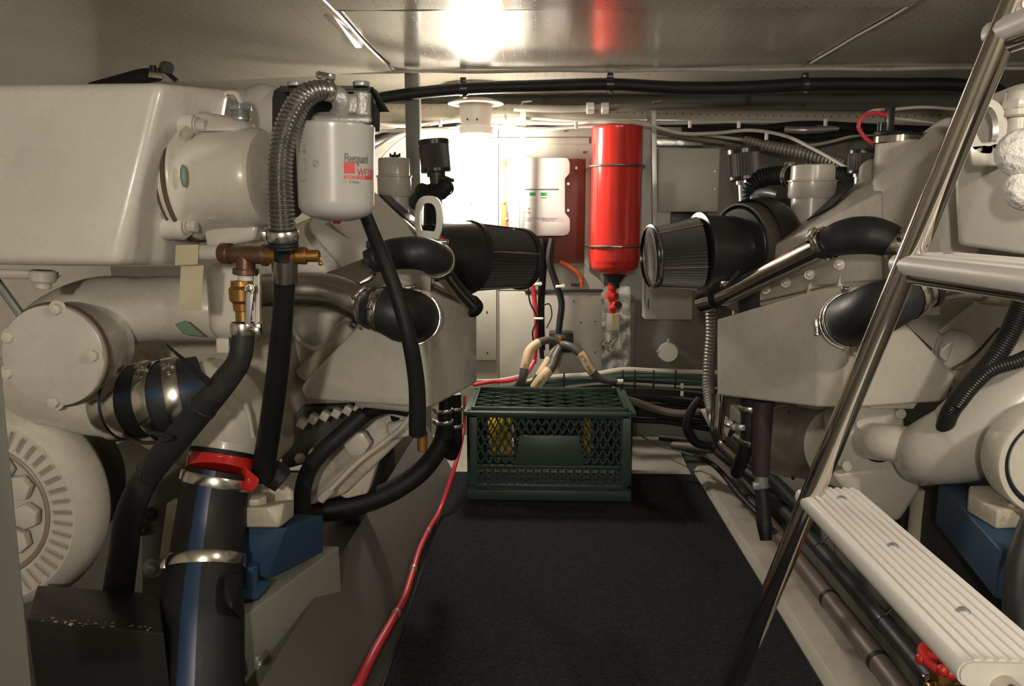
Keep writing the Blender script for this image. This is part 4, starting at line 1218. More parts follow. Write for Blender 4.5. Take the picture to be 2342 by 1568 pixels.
# filler neck with polished clamp
g = G(); c = P(2050, 372, 1.74); r = M(52, c)
g.lathe(P(2052, 420, 1.74), ZA, [(-.03, 0), (-.03, r), (.085, r), (.088, r * .97), (.088, 0)], 56); g.done('filler_neck', paint_clean, RE, sharp=50)
g = G(); q = P(2052, 329, 1.74)
g.lathe(q, ZA, [(0, r * .9), (0, r * .93), (.002, r * .97), (.016, r * .97), (.018, r * .92), (.018, 0)], 56)
nb = g.done('neck_band', chrome, RE)
g = G(); g.box(q + V3(.045, -.012, .012), (.012, .012, .022), bev=.003); g.cyl(q + V3(.038, -.02, .018), q + V3(.062, -.02, .018), .004); g.done('clamp_screw', chrome, nb)
g = G(); g.lathe(q, ZA, [(.012, r * .9), (.016, r * 1.0), (.020, r * .98), (.022, 0)], 40); g.hull([q + V3(.05, -.01, .0), q + V3(.062, -.005, .0), q + V3(.062, -.005, .012), q + V3(.05, -.012, .014), q + V3(.05, .01, .01)], .002); g.done('neck_gasket', rubber, RE)
g = G(); g.hull([P(1965, 380, 1.9), P(1990, 360, 1.9), P(2010, 370, 1.9), P(2000, 440, 1.85), P(1962, 425, 1.85), P(1965, 380, 2.0), P(2010, 360, 2.0), P(2000, 440, 2.0)], .01); g.done('casing_boss', paint_clean, RE)

# aftercooler box
g = G()
g.hull([P(1641, 730, 1.68), P(1641, 903, 1.68), P(1655, 727, 1.665), P(1868, 662, 1.42), P(1935, 652, 1.38), P(1868, 930, 1.42), P(1930, 932, 1.38), P(1985, 668, 1.385), P(2090, 760, 1.42), P(2183, 858, 1.46), P(2162, 914, 1.46), P(2150, 918, 1.45),
        P(1985, 655, 1.42), P(1641, 730, 1.85), P(1641, 900, 1.85), P(2183, 858, 1.7), P(2160, 916, 1.7), P(1985, 655, 1.7)], .011, 4)
g.done('aftercooler_box', paint, RE, sharp=50)
for (bx, by, Y) in ((1663, 757, 1.655), (1664, 860, 1.655)):
    g = G(); q = P(bx, by, Y); g.hull([q + V3(x * .3, y, x * 0 + z) for x in (-.003, .003) for y in (-.004, .003) for z in (-.008, .008)], .0015); g.done('slot_mark', paint_dirty, RE)
# oval casting pad round the elbow opening
g = G()
n = V3(-.12, -1, .05).normalized()
g.sweep(Path([(1968, 690, 1.372, 60), (1958, 740, 1.37, 90), (1950, 800, 1.372, 70)]), 24, flat=.5); g.done('casting_pad', paint, RE)
for (bx, by) in ((1957, 672), (1961, 800)):
    g = G(); q = P(bx, by, 1.34); g.cyl(q, q + V3(-.004, -.014, .002), .0125, n=24); g.done('bolt', paint_dirty, RE)
g = G(); g.hull(quad([(1985, 915, 1.47), (2100, 920, 1.46), (2090, 935, 1.46), (1990, 935, 1.47)], .06), .002); g.done('mounting_flange', paint, RE)

# starter-like cylinder below the box
c0 = P(1800, 1008, 1.74); c1 = P(1925, 1020, 1.52); ax = (c1 - c0).normalized(); r = M(82, c0)
dull = mat('dull_cast_grey', (.30, .28, .235), .42, .25, dirt=.35, bump=.2)
g = G(); L = (c1 - c0).length
g.lathe(c0, ax, [(-.035, 0), (-.035, r * .8), (-.028, r * .93), (-.012, r * .95), (-.010, r), (.002, r), (.004, r * .965), (.05, r * .965), (.052, r * .955), (.13, r * .96), (L * .95, r * .97), (L, r * .97), (L, 0)], 64)
cylb = g.done('pump_cylinder', dull, RE)
for k, (bx, by) in enumerate(((1806, 942), (1787, 1014), (1812, 1092))):
    g = G(); q = P(bx, by, 1.62); g.cyl(q, q + V3(0, -.006, 0), .0035, n=16); g.done('screw', blackpaint, cylb)
g = G()
g.hull(quad([(1895, 950, 1.50), (1960, 922, 1.49), (2040, 925, 1.49), (2070, 950, 1.49), (2080, 1100, 1.49), (2010, 1150, 1.5), (1930, 1150, 1.52), (1890, 1080, 1.52)], .2), .012)
g.hull(quad([(1900, 1080, 1.50), (2090, 1060, 1.48), (2110, 1120, 1.48), (2060, 1195, 1.5), (1960, 1180, 1.5)], .2), .012)
g.done('pump_body', paint, RE)
for (bx, by) in ((2058, 945), (1936, 1064), (2003, 1164), (1968, 968)):
    g = G(); q = P(bx, by, 1.485); g.cyl(q, q + V3(0, -.006, 0), .010, n=24); g.done('bolt', paint, RE)
# O ring joint and short neck
g = G(); q = P(2010, 1015, 1.42)
g.sweep(Path([(1990, 1008, 1.50, 86), (2030, 1012, 1.42, 84), (2085, 1020, 1.40, 90)]), 32); g.done('pump_neck', paint, RE)
g = G(); q = P(2010, 1012, 1.465); g.torus(q, (P(2045, 1014, 1.42) - P(1990, 1008, 1.50)), M(43, q), .0016, 48, 8); g.done('neck_gasket', rubber, RE)
# big bulbous elbow casting rising to the right
hose('water_elbow', [(2128, 1060, 1.44, 60), (2112, 1050, 1.40, 124), (2130, 1035, 1.37, 150), (2200, 1010, 1.34, 186), (2280, 960, 1.32, 214), (2360, 890, 1.31, 230), (2460, 820, 1.3, 240)], paint_clean, parent=RE, n=48)
g = G()
g.sweep(Path([(2180, 930, 1.36, 20), (2250, 880, 1.33, 30), (2300, 850, 1.31, 30), (2342, 820, 1.3, 30)]), 12); g.done('casting_rib', paint_clean, RE)
# pulley wheel at right edge
dc = P(2420, 1060, 1.12); Rw = M(132, dc)
g = G()
g.lathe(dc, V3(-.1, -1, 0), [(-.05, 0), (-.05, Rw), (.0, Rw), (.004, Rw * .97), (.004, Rw * .88), (-.006, Rw * .86), (-.006, Rw * .80), (.0, Rw * .78), (.0, 0)], 72)
wl = g.done('pulley', paint, RE)
g = G(); g.torus(dc + V3(0, .002, 0), V3(-.1, -1, 0), Rw * .84, .004, 60, 8); g.done('belt', rubber, wl)
# front plate seen between the elbow and the hoses
g = G()
g.hull([P(2040, 700, 1.60), P(2300, 620, 1.60), P(2480, 620, 1.60), P(2480, 1000, 1.6), P(2200, 930, 1.6), P(2140, 830, 1.6), P(2040, 700, 1.9), P(2480, 620, 1.9), P(2480, 1000, 1.9), P(2200, 930, 1.9)], .01)
g.done('timing_cover', paint, RE)
g = G(); g.ball(P(2185, 800, 1.59), .042, (1, .55, 1.0)); g.sweep(Path([(2150, 760, 1.58, 20), (2190, 730, 1.57, 34), (2240, 690, 1.57, 34)]), 14, flat=.5)
g.hull([P(2140, 810, 1.56), P(2160, 760, 1.58), P(2180, 745, 1.58), P(2185, 775, 1.55), P(2165, 830, 1.56), P(2160, 760, 1.62), P(2165, 830, 1.62)], .006)
g.done('cover_boss', paint, RE)
g = G(); g.sweep(Path([(2180, 842, 1.54, 6), (2215, 822, 1.54, 7), (2285, 750, 1.55, 6)]), 8); g.sweep(Path([(2070, 745, 1.585, 8), (2130, 800, 1.575, 8)]), 8); g.done('gasket', gasket, RE)
g = G(); g.hull(quad([(2165, 870, 1.53), (2185, 850, 1.53), (2215, 880, 1.53), (2190, 920, 1.53)], .05), .003); g.done('cover_lug', paint_dirty, RE)
# upper right: coolant tank side, lifting eye, lagged valve
g = G()
g.hull([P(2178, 290, 1.24), P(2240, 225, 1.20), P(2330, 190, 1.14), P(2600, 190, 1.10), P(2600, 620, 1.1), P(2192, 560, 1.24), P(2192, 440, 1.25), P(2200, 290, 1.6), P(2600, 190, 1.6), P(2600, 620, 1.6), P(2210, 560, 1.6)], .02, 4)
g.done('coolant_tank', paint_clean, RE, sharp=50)
lifting_eye(RE, oval(2256, 288, 49, 63, 1.12, e=.85, sk=.06), oval(2258, 288, 26, 46, 1.12, e=.9, sk=.06), V3(0, .014, 0), paint_clean)
g = G(); g.hull([P(2215, 330, 1.12), P(2305, 320, 1.12), P(2300, 380, 1.12), P(2222, 380, 1.12), P(2215, 330, 1.19), P(2305, 320, 1.19), P(2300, 380, 1.19), P(2222, 380, 1.19)], .004); g.done('eye_foot', paint_clean, RE)
g = G()
c = P(2330, 268, 1.12); g.cyl(c, c + V3(0, 0, .034), .020, n=32); g.hexb(c + V3(0, 0, .010), ZA, .0235, .012, rot=.2); g.cyl(c - V3(0, 0, .03), c, .014, n=24)
g.done('tank_plug', paint, RE)
lag = mat('lagging_white', (.72, .70, .65), .7, dirt=.35, dirt_col=(.25, .2, .15), dirt_scale=30, bump=3.0, bump_scale=90)
g = G()
g.ball(P(2350, 350, 1.02), .037, (1.05, .7, .85)); g.ball(P(2352, 430, 1.02), .030, (1.0, .7, .95))
g.done('lagged_valve', lag, RE)
# cream foot and blue mount
m2 = thing('engine_mount', 'blue engine mount with a clean cream foot on the right bearer', 'mount', P(2260, 1300, 1.15))
zt_ = P(2300, 1205, 1.14).z
g = G()
f0 = [P(2160, 1192, 1.42), P(2135, 1240, 1.34), P(2285, 1275, 1.06), P(2500, 1275, 1.04), P(2500, 1190, 1.35)]
f0 = [V3(p.x, p.y, zt_) for p in f0]
g.hull(f0 + [p - V3(0, 0, .075) for p in f0], .004); g.done('mount_block', bluepaint, m2)
g = G()
a_ = [P(2212, 1165, 1.20), P(2215, 1125, 1.24), P(2360, 1108, 1.25), P(2400, 1180, 1.14), P(2280, 1182, 1.13)]
a_ = [V3(p.x, p.y, zt_ + .030) for p in a_]
g.hull(a_ + [V3(p.x, p.y, zt_) for p in a_], .004)
g.hull([P(2216, 1170, 1.24), P(2222, 1128, 1.26), P(2265, 1118, 1.27), P(2400, 1095, 1.27), P(2400, 1165, 1.2), P(2222, 1150, 1.30), P(2400, 1100, 1.32), P(2216, 1172, 1.3)], .005)
g.hull([P(2305, 1150, 1.15), P(2360, 1145, 1.15), P(2360, 1172, 1.14), P(2300, 1170, 1.14), P(2305, 1150, 1.2), P(2360, 1145, 1.2), P(2360, 1172, 1.2)], .003)
g.done('mount_foot', paint_dirty, m2)

# crossover pipe and elbow
rc, rcp = hose('crossover_pipe', [(1605, 692, 1.76, 42), (1640, 682, 1.72, 44), (1760, 625, 1.56, 52), (1900, 556, 1.38, 60)], chrome,
               'polished steel crossover pipe slanting up along the right engine to a rubber elbow', 'pipe', n=36)
for f in (.13,): p, t, r = rcp.at(f); g = G(); g.lathe(p, t, [(-.010, r), (-.010, r * 1.10), (.006, r * 1.12), (.006, r)], 32); g.done('end_sleeve', rubber, rc)
re_, rep = hose('rubber_elbow', [(1882, 562, 1.375, 66), (1900, 553, 1.36, 68), (1918, 546, 1.345, 78), (1952, 539, 1.33, 86), (1995, 539, 1.31, 86), (2030, 548, 1.30, 78), (2060, 562, 1.29, 68), (2082, 578, 1.28, 66)], rubber_soft,
                'matt black rubber elbow at the top of the right crossover pipe', 'hose', n=40)
p, t, r = rep.at(.05); clamp(re_, p, t, r * 1.13, .016, V3(-.2, -1, .9))
p, t, r = rep.at(.86); clamp(re_, p, t, r * 1.08, .016, V3(.2, -1, .6))
# elbow into the aftercooler front
r2, r2p = hose('rubber_elbow', [(1935, 735, 1.42, 120), (1945, 732, 1.36, 122), (1975, 722, 1.30, 126), (2020, 700, 1.26, 122), (2070, 680, 1.26, 104), (2092, 672, 1.27, 96)], rubber_soft,
               'large black rubber elbow clamped to the right aftercooler box, crossed by the ladder rail', 'hose', n=44)
p, t, r = r2p.at(.22); clamp(r2, p, t, r * 1.04, .016, V3(-1, -.4, 0))
p, t, r = r2p.at(.32); clamp(r2, p, t, r * 1.02, .012, V3(0, -.4, 1))
p, t, r = r2p.at(.93); clamp(r2, p, t, r * 1.04, .014, V3(0, -.4, 1))
w2, w2p = hose('water_pipe', [(2085, 678, 1.275, 84), (2120, 660, 1.28, 84), (2190, 648, 1.29, 78), (2262, 655, 1.31, 72)], brushed,
               'brushed steel water pipe at right running under the upper ladder tread', 'pipe', n=36)
p, t, r = w2p.at(.22); clamp(w2, p, t, r * 1.02, .010, V3(0, -1, 0), blackpaint, screw=False)
g = G()
g.sweep(Path([(2240, 655, 1.30, 78), (2300, 660, 1.31, 84), (2330, 662, 1.32, 78)]), 32); g.hexb(P(2245, 640, 1.255), -YA, .013, .014); g.cyl(P(2258, 640, 1.25), P(2300, 642, 1.25), .010)
g.done('pipe_flange', mat('tarnished', (.30, .26, .20), .35, .6, dirt=.6), w2)
hose('corrugated_conduit', [(2350, 660, 1.24, 44), (2325, 730, 1.24, 46), (2280, 810, 1.24, 44), (2220, 880, 1.25, 42), (2180, 930, 1.27, 40), (2160, 980, 1.32, 38)], blackplastic,
     'black ribbed wiring conduit falling steeply behind the ladder at right', 'conduit', n=20, ridge=(.0042, .05))
hose('corrugated_conduit', [(2380, 800, 1.22, 34), (2330, 825, 1.22, 34), (2270, 845, 1.23, 32), (2225, 885, 1.24, 30), (2190, 930, 1.25, 28)], blackplastic,
     'black ribbed wiring conduit joining the steeper one from the right edge', 'conduit', n=18, ridge=(.0042, .05))
hose('cable', [(2345, 900, 1.30, 14), (2200, 890, 1.36, 14), (2170, 905, 1.38, 14)], blackplastic, 'thin dark cable crossing behind the two ribbed conduits at right', 'cable', n=10)
hose('corrugated_conduit', [(2150, 335, 1.50, 26), (2185, 305, 1.48, 26), (2230, 270, 1.46, 26)], blackplastic, 'short black ribbed conduit between ladder rail and casing top at upper right', 'conduit', n=16, ridge=(.004, .06))

# right air filter and turbo ring
rf = thing('air_filter', 'black pleated cone air filter on the right engine with bright wire stays', 'filter', P(1560, 590, 1.9))
A0 = P(1700, 574, 1.87); A1 = P(1606, 578, 1.85); A2 = P(1497, 587, 1.84)
axf = (A1 - A0).normalized(); r1 = M(172, A1) / 2; r2_ = M(134, A2) / 2; Lf = (A1 - A0).length
g = G(); g.lathe(A0, axf, [(-.02, 0), (-.02, r1 * .92), (Lf * .9, r1 * .98), (Lf, r1), (Lf + .001, r1 * 1.07), (Lf + .009, r1 * 1.07), (Lf + .011, r1 * .96), (Lf + .011, 0)], 64); g.done('filter_housing', blackplastic, rf)
cone_filter(rf, A1 + axf * .01, A2, r1 * .95, r2_ * .98, 64, pleatm, blackplastic)
g = G(); g.lathe(A2 + axf * .004, axf, [(0, r2_ * 1.03), (.002, r2_ * 1.10), (.006, r2_ * 1.10), (.008, r2_ * 1.03)], 56); g.done('polished_rim', mat('dark_chrome', (.35, .35, .35), .15, 1.0), rf)
g = G(); g.hull([A0 + axf * .055 + V3(0, -.0815, .01), A0 + axf * .035 + V3(0, -.080, .028), A0 + axf * .038 + V3(0, -.0815, -.02), A0 + axf * .055 + V3(0, -.0815, -.015), A0 + axf * .035 + V3(0, -.0815, .0)], .001); g.done('silver_label', alum, rf)
tb = thing('turbocharger', 'dark turbocharger housing between the right air filter and the cream casing', 'turbocharger', P(1740, 600, 1.8))
T0, T1 = P(1688, 566, 1.84), P(1800, 560, 1.87)
axt = (T1 - T0 + V3(0, .03, 0)).normalized(); rt = M(97, T0)
g = G(); g.lathe(T0, axt, [(0, 0), (0, rt * .9), (.012, rt * .97), (.05, rt * 1.0), (.030, rt * 1.12), (.075, rt * 1.16), (.10, rt * 1.05), (.13, rt * .8), (.13, 0)], 64); g.done('compressor_housing', blackpaint, tb)
g = G(); g.lathe(T0 + axt * .018, axt, [(-.018, rt * .985), (-.018, rt * 1.03), (.018, rt * 1.04), (.018, rt * .985)], 64); g.done('rubber_band', mat('dark_band', (.07, .06, .05), .35), tb)
g = G(); g.sweep(Path([(1655, 660, 1.74, 20), (1690, 620, 1.74, 22)]), 16); g.done('oil_drain', rubber, tb)
g = G(); q, t, r = Path([(1655, 660, 1.72, 20), (1690, 620, 1.74, 22)]).at(0); g.lathe(q, t, [(-.012, r), (-.012, r * 1.2), (.004, r * 1.2), (.004, r)], 24); g.box(q + V3(0, -.004, r * 1.4), (.016, .010, .008), bev=.001); g.cyl(q - t * .03, q - t * .01, r * .7, n=16); g.done('hose_clamp', stainless, tb)
g = G(); g.hull(quad([(1745, 470, 1.9), (1800, 450, 1.95), (1850, 520, 1.95), (1750, 640, 1.92), (1745, 720, 1.92), (1690, 720, 1.95), (1680, 640, 1.95)], .2), .01); g.done('turbine_body', blackpaint, tb)

# breather filters and hoses behind
breather('small pleated breather filter on the right engine with a bright steel neck band', 1702, 375, 2.0, 70, 72, -.10)
bq, bqp = hose('breather_hose', [(1805, 402, 1.92, 40), (1770, 402, 1.95, 42), (1735, 412, 1.97, 42), (1718, 435, 1.98, 40), (1722, 455, 1.98, 38)], rubber,
               'ribbed black breather hose between the right canister and small pleated filter', 'hose', n=22, ridge=(.0075, .09))
p, t, r = bqp.at(.03); clamp(bq, p, t, r * 1.12, .011, V3(0, -.2, 1))
G().sweep(Path([(1700, 430, 2.02, 22), (1702, 480, 2.0, 22), (1710, 520, 1.96, 22)]), 16).done('riser_pipe', galv, tb)
g = G(); g.box(P(1686, 478, 1.97), (.012, .012, .018), bev=.002); g.cyl(P(1680, 485, 1.96), P(1692, 500, 1.96), .007); g.done('lever', galv, tb)
hose('oil_pipe', [(1775, 445, 1.95, 22), (1745, 440, 1.96, 22), (1724, 445, 1.97, 22), (1726, 460, 1.96, 20)], galv, 'bent grey oil pipe under the ribbed breather hose', 'pipe', n=16)
breather('black breather filter half hidden behind the right filler neck', 1970, 370, 2.1, 58, 54, 0)
hose('breather_hose', [(1975, 395, 2.1, 30), (1970, 430, 2.1, 34), (1930, 400, 2.15, 36), (1900, 405, 2.2, 36)], rubber, 'ribbed dark hose behind the right canister', 'hose', n=18, ridge=(.008, .08))

# polished drain bend, hoses and valve fittings below the box
pb, _ = hose('drain_bend', [(1644, 900, 1.78, 34), (1642, 950, 1.78, 32), (1640, 985, 1.78, 31), (1646, 1006, 1.78, 31), (1688, 1050, 1.74, 31)], chrome, 'bright steel drain bend hanging below the right aftercooler box', 'pipe', n=28)
k1, k1p = hose('drain_hose', [(1716, 910, 1.62, 44), (1714, 950, 1.62, 40), (1712, 1000, 1.62, 36), (1700, 1040, 1.64, 32), (1685, 1080, 1.7, 30)], rubber, 'black drain hose with two steel clamps under the right aftercooler box', 'hose', n=22)
for f in (.10, .42): p, t, r = k1p.at(f); clamp(k1, p, t, r * 1.06, .013, V3(1, -.2, 0))
p, t, r = k1p.at(.28); clamp(k1, p - V3(.018, 0, 0), t, r * .7, .012, V3(-1, -.2, 0), galv)
k2, k2p = hose('drain_hose', [(1745, 915, 1.60, 50), (1742, 980, 1.60, 46), (1740, 1040, 1.60, 42), (1740, 1085, 1.60, 38)], mat('purplish_rubber', (.05, .03, .035), .4), 'dark reddish drain hose beside the grey pump cylinder', 'hose', n=22)
g = G(); g.cyl(P(1741, 1080, 1.6), P(1741, 1120, 1.6), .014); g.box(P(1730, 1110, 1.58), (.016, .012, .014), bev=.002); g.done('hose_tail', galv, k2)
hose('drain_hose', [(1741, 1115, 1.60, 30), (1745, 1160, 1.58, 34), (1748, 1200, 1.56, 34), (1752, 1235, 1.55, 26)], rubber, 'black hose dropping from the reddish drain hose to the floor pipes', 'hose', n=20)
g = G(); q = thing('valve_handle', 'black valve lever behind the clamped drain hose on the right', 'handle', P(1675, 985, 1.75))
g.hull([P(1678, 962, 1.75), P(1686, 966, 1.75), P(1680, 990, 1.75), P(1668, 1002, 1.75), P(1664, 992, 1.75), P(1678, 962, 1.76), P(1680, 990, 1.76), P(1668, 1002, 1.76)], .001); g.done('lever', blackplastic, q)
hose('ribbed_hose', [(1655, 966, 1.85, 18), (1675, 970, 1.83, 20), (1690, 985, 1.80, 20)], galv, 'short grey ribbed hose behind the polished drain bend', 'hose', n=14, ridge=(.006, .1))

# hoses along the bearer
X1, X2 = .585, .617
hp, hpp = hose('bilge_pipe', [(A(.575, 2.62, .03), .014), (A(.585, 2.35, .035), .019), (A(.59, 2.1, .038), .0195), (A(.590, 1.8, .048), .0195), (A(.592, 1.5, .052), .0195), (A(.592, 1.25, .055), .0195), (A(.59, .95, .055), .0195)], brownpipe,
               'brownish hose lying lower along the right bearer beside the carpet', 'pipe', n=24, world=True)
for f in (.30, .66, .80): p, t, r = hpp.at(f); g = G(); g.lathe(p, t, [(-.006, r), (-.005, r * 1.06), (.005, r * 1.06), (.006, r)], 28); g.done('band', rubber, hp)
hp2, hp2p = hose('bilge_pipe', [(A(.62, 2.3, .06), .014), (A(.62, 2.0, .085), .0155), (A(.618, 1.7, .10), .016), (A(.616, 1.45, .105), .016), (A(.616, 1.2, .105), .016), (A(.616, .95, .10), .016)], rubber_soft,
                 'shiny black hose tied higher along the right bearer', 'pipe', n=24, world=True)
for k, (px, py, Y) in enumerate(((1908, 1272, 1.66), (2060, 1442, 1.32))):
    q = min(hp2p.S, key=lambda s: abs(s[0].y - Y))
    g = G(); g.lathe(q[0], q[1], [(-.003, q[2]), (-.003, q[2] * 1.07), (.003, q[2] * 1.07), (.003, q[2])], 28)
    g.sweep(Path([(q[0] + V3(0, 0, .015), .002), (q[0] + V3(.012, 0, .03), .0022), (q[0] + V3(.018, 0, .036), .003)], world=True), 8)
    g.box(q[0] + V3(.016, 0, .042), (.012, .012, .016), bev=.002); g.cyl(q[0] + V3(.010, -.01, .046), q[0] + V3(.020, .01, .046), .006)
    g.done('tie_mount', blackplastic, hp2)
hose('bilge_pipe', [(A(.60, 2.75, .12), .013), (A(.61, 2.3, .13), .015), (A(.62, 2.0, .135), .016), (A(.62, 1.75, .14), .016)], rubber, 'dull black hose behind the other two at the back of the right bearer', 'pipe', n=16, world=True)
# red valve handle at the lower right
rv = thing('gate_valve', 'red-handled gate valve at the bottom right under the ladder tread', 'valve', P(2190, 1560, 1.08))
zc = P(2160, 1508, 1.06)
g = G(); g.torus(zc, V3(.1, -.2, 1), .030, .0065, 36, 10)
for k in range(3):
    a = 2 * PI * k / 3 + .4
    g.sweep(Path([(zc, .006), (zc + V3(math.cos(a) * .03, math.sin(a) * .03, .0), .005)], world=True), 10)
for k in range(6):
    a = 2 * PI * k / 6; g.ball(zc + V3(math.cos(a) * .032, math.sin(a) * .032, 0), .009, sub=2)
g.cyl(zc - V3(0, 0, .006), zc + V3(0, 0, .010), .009); g.done('handwheel', redhandle, rv)
g = G(); g.cyl(zc - V3(0, 0, .06), zc - V3(0, 0, .006), .009); g.hexb(zc - V3(0, 0, .03), ZA, .018, .014); g.cyl(zc - V3(.02, 0, .055), zc - V3(-.03, 0, .055), .017)
g.done('valve_body', brass, rv)
g = G(); g.cyl(P(2110, 1564, 1.08), P(2150, 1564, 1.08), .014); g.done('pipe_union', chrome, rv)
hose('suction_hose', [(2360, 1180, 1.02, 40), (2335, 1270, 1.0, 54), (2330, 1370, .98, 66), (2340, 1500, .95, 80)], greyrubber, 'dark hose at the right edge in front of the right blue mount', 'hose', n=24)
hose('hanging_hose', [(2070, 1090, 1.55, 24), (2068, 1150, 1.55, 24), (2060, 1220, 1.55, 26)], rubber, 'thin black hose under the right elbow casting, left one', 'hose', n=14)
hose('hanging_hose', [(2110, 1110, 1.56, 66), (2112, 1180, 1.56, 66), (2095, 1250, 1.56, 60)], paint_dirty, 'pale dirty hose leg under the right elbow casting', 'hose', n=24)
hose('hanging_hose', [(2160, 1110, 1.54, 24), (2158, 1180, 1.54, 26), (2140, 1240, 1.54, 26)], rubber, 'black hose under the right elbow casting, nearest the blue mount', 'hose', n=14)
# ================= back wall things =================
# ceiling lamp: round flange, socket and bulb
lp = thing('ceiling_lamp', 'bare glowing bulb in a pale round socket below the ceiling at the back', 'lamp', P(1088, 232, 2.56))
t = P(1088, 236, 2.56)
g = G(); g.lathe(t, -ZA, [(-.012, 0), (-.012, .05), (0, .088), (.003, .088), (.005, .06), (.006, 0)], 48); g.done('flange', boxwhite, lp)
g = G(); g.lathe(t, -ZA, [(.004, 0), (.004, .052), (.070, .047), (.075, .055), (.095, .052), (.095, .0)], 48); sk = g.done('socket', whiteplastic, lp)
for dx in (-.022, .008):
    g = G(); q = t + V3(dx, -.048, -.055); g.cyl(q, q + V3(0, -.006, 0), .003, n=12); g.done('screw', blackpaint, sk)
bz, br_ = FAR_BULB[0], FAR_BULB[1]
g = G(); g.lathe(bz, ZA, [(br_ * t_, br_ * r_) for t_, r_ in ((-1, 0), (-.97, .3), (-.8, .61), (-.46, .885), (0, 1), (.42, .92), (.8, .66), (1.0, .45), (1.15, .4), (1.15, 0))], 32)
bo = g.done('bulb', far_glow, lp, sharp=80)
for (nb_, lbl) in zip(NEAR_BULBS, ('bare work bulb hanging on a pale socket stem from the ceiling, behind the viewer', 'bare bulb in a pale socket on the ceiling beside the ladder, above the viewer')):
    lp2 = thing('ceiling_lamp', lbl, 'lamp', nb_[0] + V3(0, 0, ZC - nb_[0].z - .01)); t = nb_[0] + V3(0, 0, ZC - nb_[0].z - .002)
    ng = near_glow[NEAR_BULBS.index(nb_)]
    g = G(); hh = t.z - nb_[0].z - .04; g.lathe(t, -ZA, [(0, 0), (0, .05), (.004, .05), (.006, .012), (max(hh - .03, .008), .012), (max(hh - .028, .009), .02), (hh, .018), (hh, 0)], 32); g.done('socket', whiteplastic, lp2)
    g = G(); g.lathe(nb_[0], ZA, [(-.03, 0), (-.024, .018), (0, .030), (.02, .024), (.045, .012), (.045, 0)], 24); g.done('bulb', ng, lp2, sharp=80)

# square post
g = G(); a = P(941, 175, 2.26)
g.box((a.x, 2.28, ZC / 2 + .2), (.040, .040, ZC - .4), bev=.003)
tag(g.done('steel_post', mat('post_grey', (.17, .17, .15), .35), sharp=40), 'grey square steel post from the ceiling behind the left engine', 'post')

# thick black hose across the ceiling with clips
oh, ohp = hose('overhead_hose', [(790, 245, 2.2, 26), (865, 226, 2.22, 27), (960, 212, 2.24, 27), (1060, 203, 2.25, 28), (1230, 197, 2.25, 28), (1395, 193, 2.25, 28), (1560, 201, 2.26, 29), (1700, 200, 2.26, 29), (1840, 193, 2.26, 29), (2050, 193, 2.24, 29), (2200, 195, 2.22, 29), (2270, 204, 2.2, 32), (2300, 225, 2.15, 34)],
                rubber, 'thick black hose clipped across the ceiling from left to right', 'hose', n=22)
for px in (1060, 1397, 1841):
    q = min(ohp.S, key=lambda s: (s[0] - P(px, 200, s[0].y)).length)
    g = G(); g.lathe(q[0], q[1], [(-.010, q[2]), (-.011, q[2] * 1.12), (-.004, q[2] * 1.05), (.004, q[2] * 1.12), (.010, q[2] * 1.12), (.011, q[2])], 32)
    g.box(q[0] + V3(0, -.0, q[2] + .006), (.016, .018, .014), bev=.002); g.box(q[0] + V3(.004, -.006, -q[2] - .004), (.012, .014, .009), bev=.002)
    g.done('hose_clip', blackplastic, oh)
# liner roll where ceiling meets wall
g = G()
g.sweep(Path([(600, 262, 2.74, 60), (880, 262, 2.74, 60), (1130, 262, 2.74, 58), (1300, 264, 2.74, 56), (1480, 268, 2.74, 52), (1700, 270, 2.74, 50), (1950, 272, 2.74, 48), (2350, 262, 2.74, 46)]), 24, flat=.7, jitter=.05)
struct(g.done('trim_15', liner))
og, ogp = hose('grey_conduit_pipe', [(1175, 248, 2.66, 14), (1300, 250, 2.64, 14), (1380, 246, 2.64, 16), (1500, 244, 2.66, 14), (1600, 240, 2.68, 12)], conduit, 'slim grey pipe with a union just under the ceiling over the red cylinder', 'pipe', n=14)
for px in (1350, 1384):
    g = G(); g.cyl(P(px - 9, 248, 2.63), P(px + 9, 247, 2.63), .018, n=20); g.done('pipe_union', alum, og)

# wiring along the top of the wall
random.seed(11)
def wire(label, pts, mt, grp=None, name='cable', cat='cable', **kw):
    return hose(name, pts, mt, label, cat, n=kw.pop('n', 8), group=grp, **kw)
wire('white cable looping across above the charger unit and dipping behind the right canister', [(860, 327, 2.66, 8), (960, 298, 2.66, 8), (1090, 300, 2.62, 8), (1180, 283, 2.62, 8), (1300, 282, 2.58, 8), (1400, 276, 2.545, 8), (1480, 286, 2.58, 8), (1560, 305, 2.60, 8), (1640, 304, 2.60, 8), (1720, 298, 2.58, 8), (1800, 312, 2.56, 8), (1860, 340, 2.5, 8), (1940, 385, 2.4, 8)], whitecable)
wire('upper of the two pale cables under the liner at left', [(850, 283, 2.66, 9), (930, 288, 2.66, 9), (1040, 276, 2.68, 9), (1180, 270, 2.68, 8), (1330, 277, 2.68, 8), (1500, 282, 2.70, 8), (1700, 278, 2.70, 8), (2000, 285, 2.70, 8), (2200, 290, 2.7, 8)], whitecable)
wire('pale cable sagging lowest over the wall panel', [(850, 300, 2.67, 8), (1000, 296, 2.68, 8), (1130, 288, 2.66, 8), (1220, 296, 2.66, 8), (1330, 289, 2.68, 8), (1490, 292, 2.70, 8), (1600, 318, 2.70, 8), (1650, 325, 2.70, 8)], whitecable)
wire('white cable running to the right behind the breather filters', [(1600, 307, 2.66, 7), (1700, 320, 2.66, 7), (1790, 335, 2.66, 7), (1870, 330, 2.66, 7), (1960, 310, 2.66, 7), (2040, 306, 2.66, 7)], whitecable)
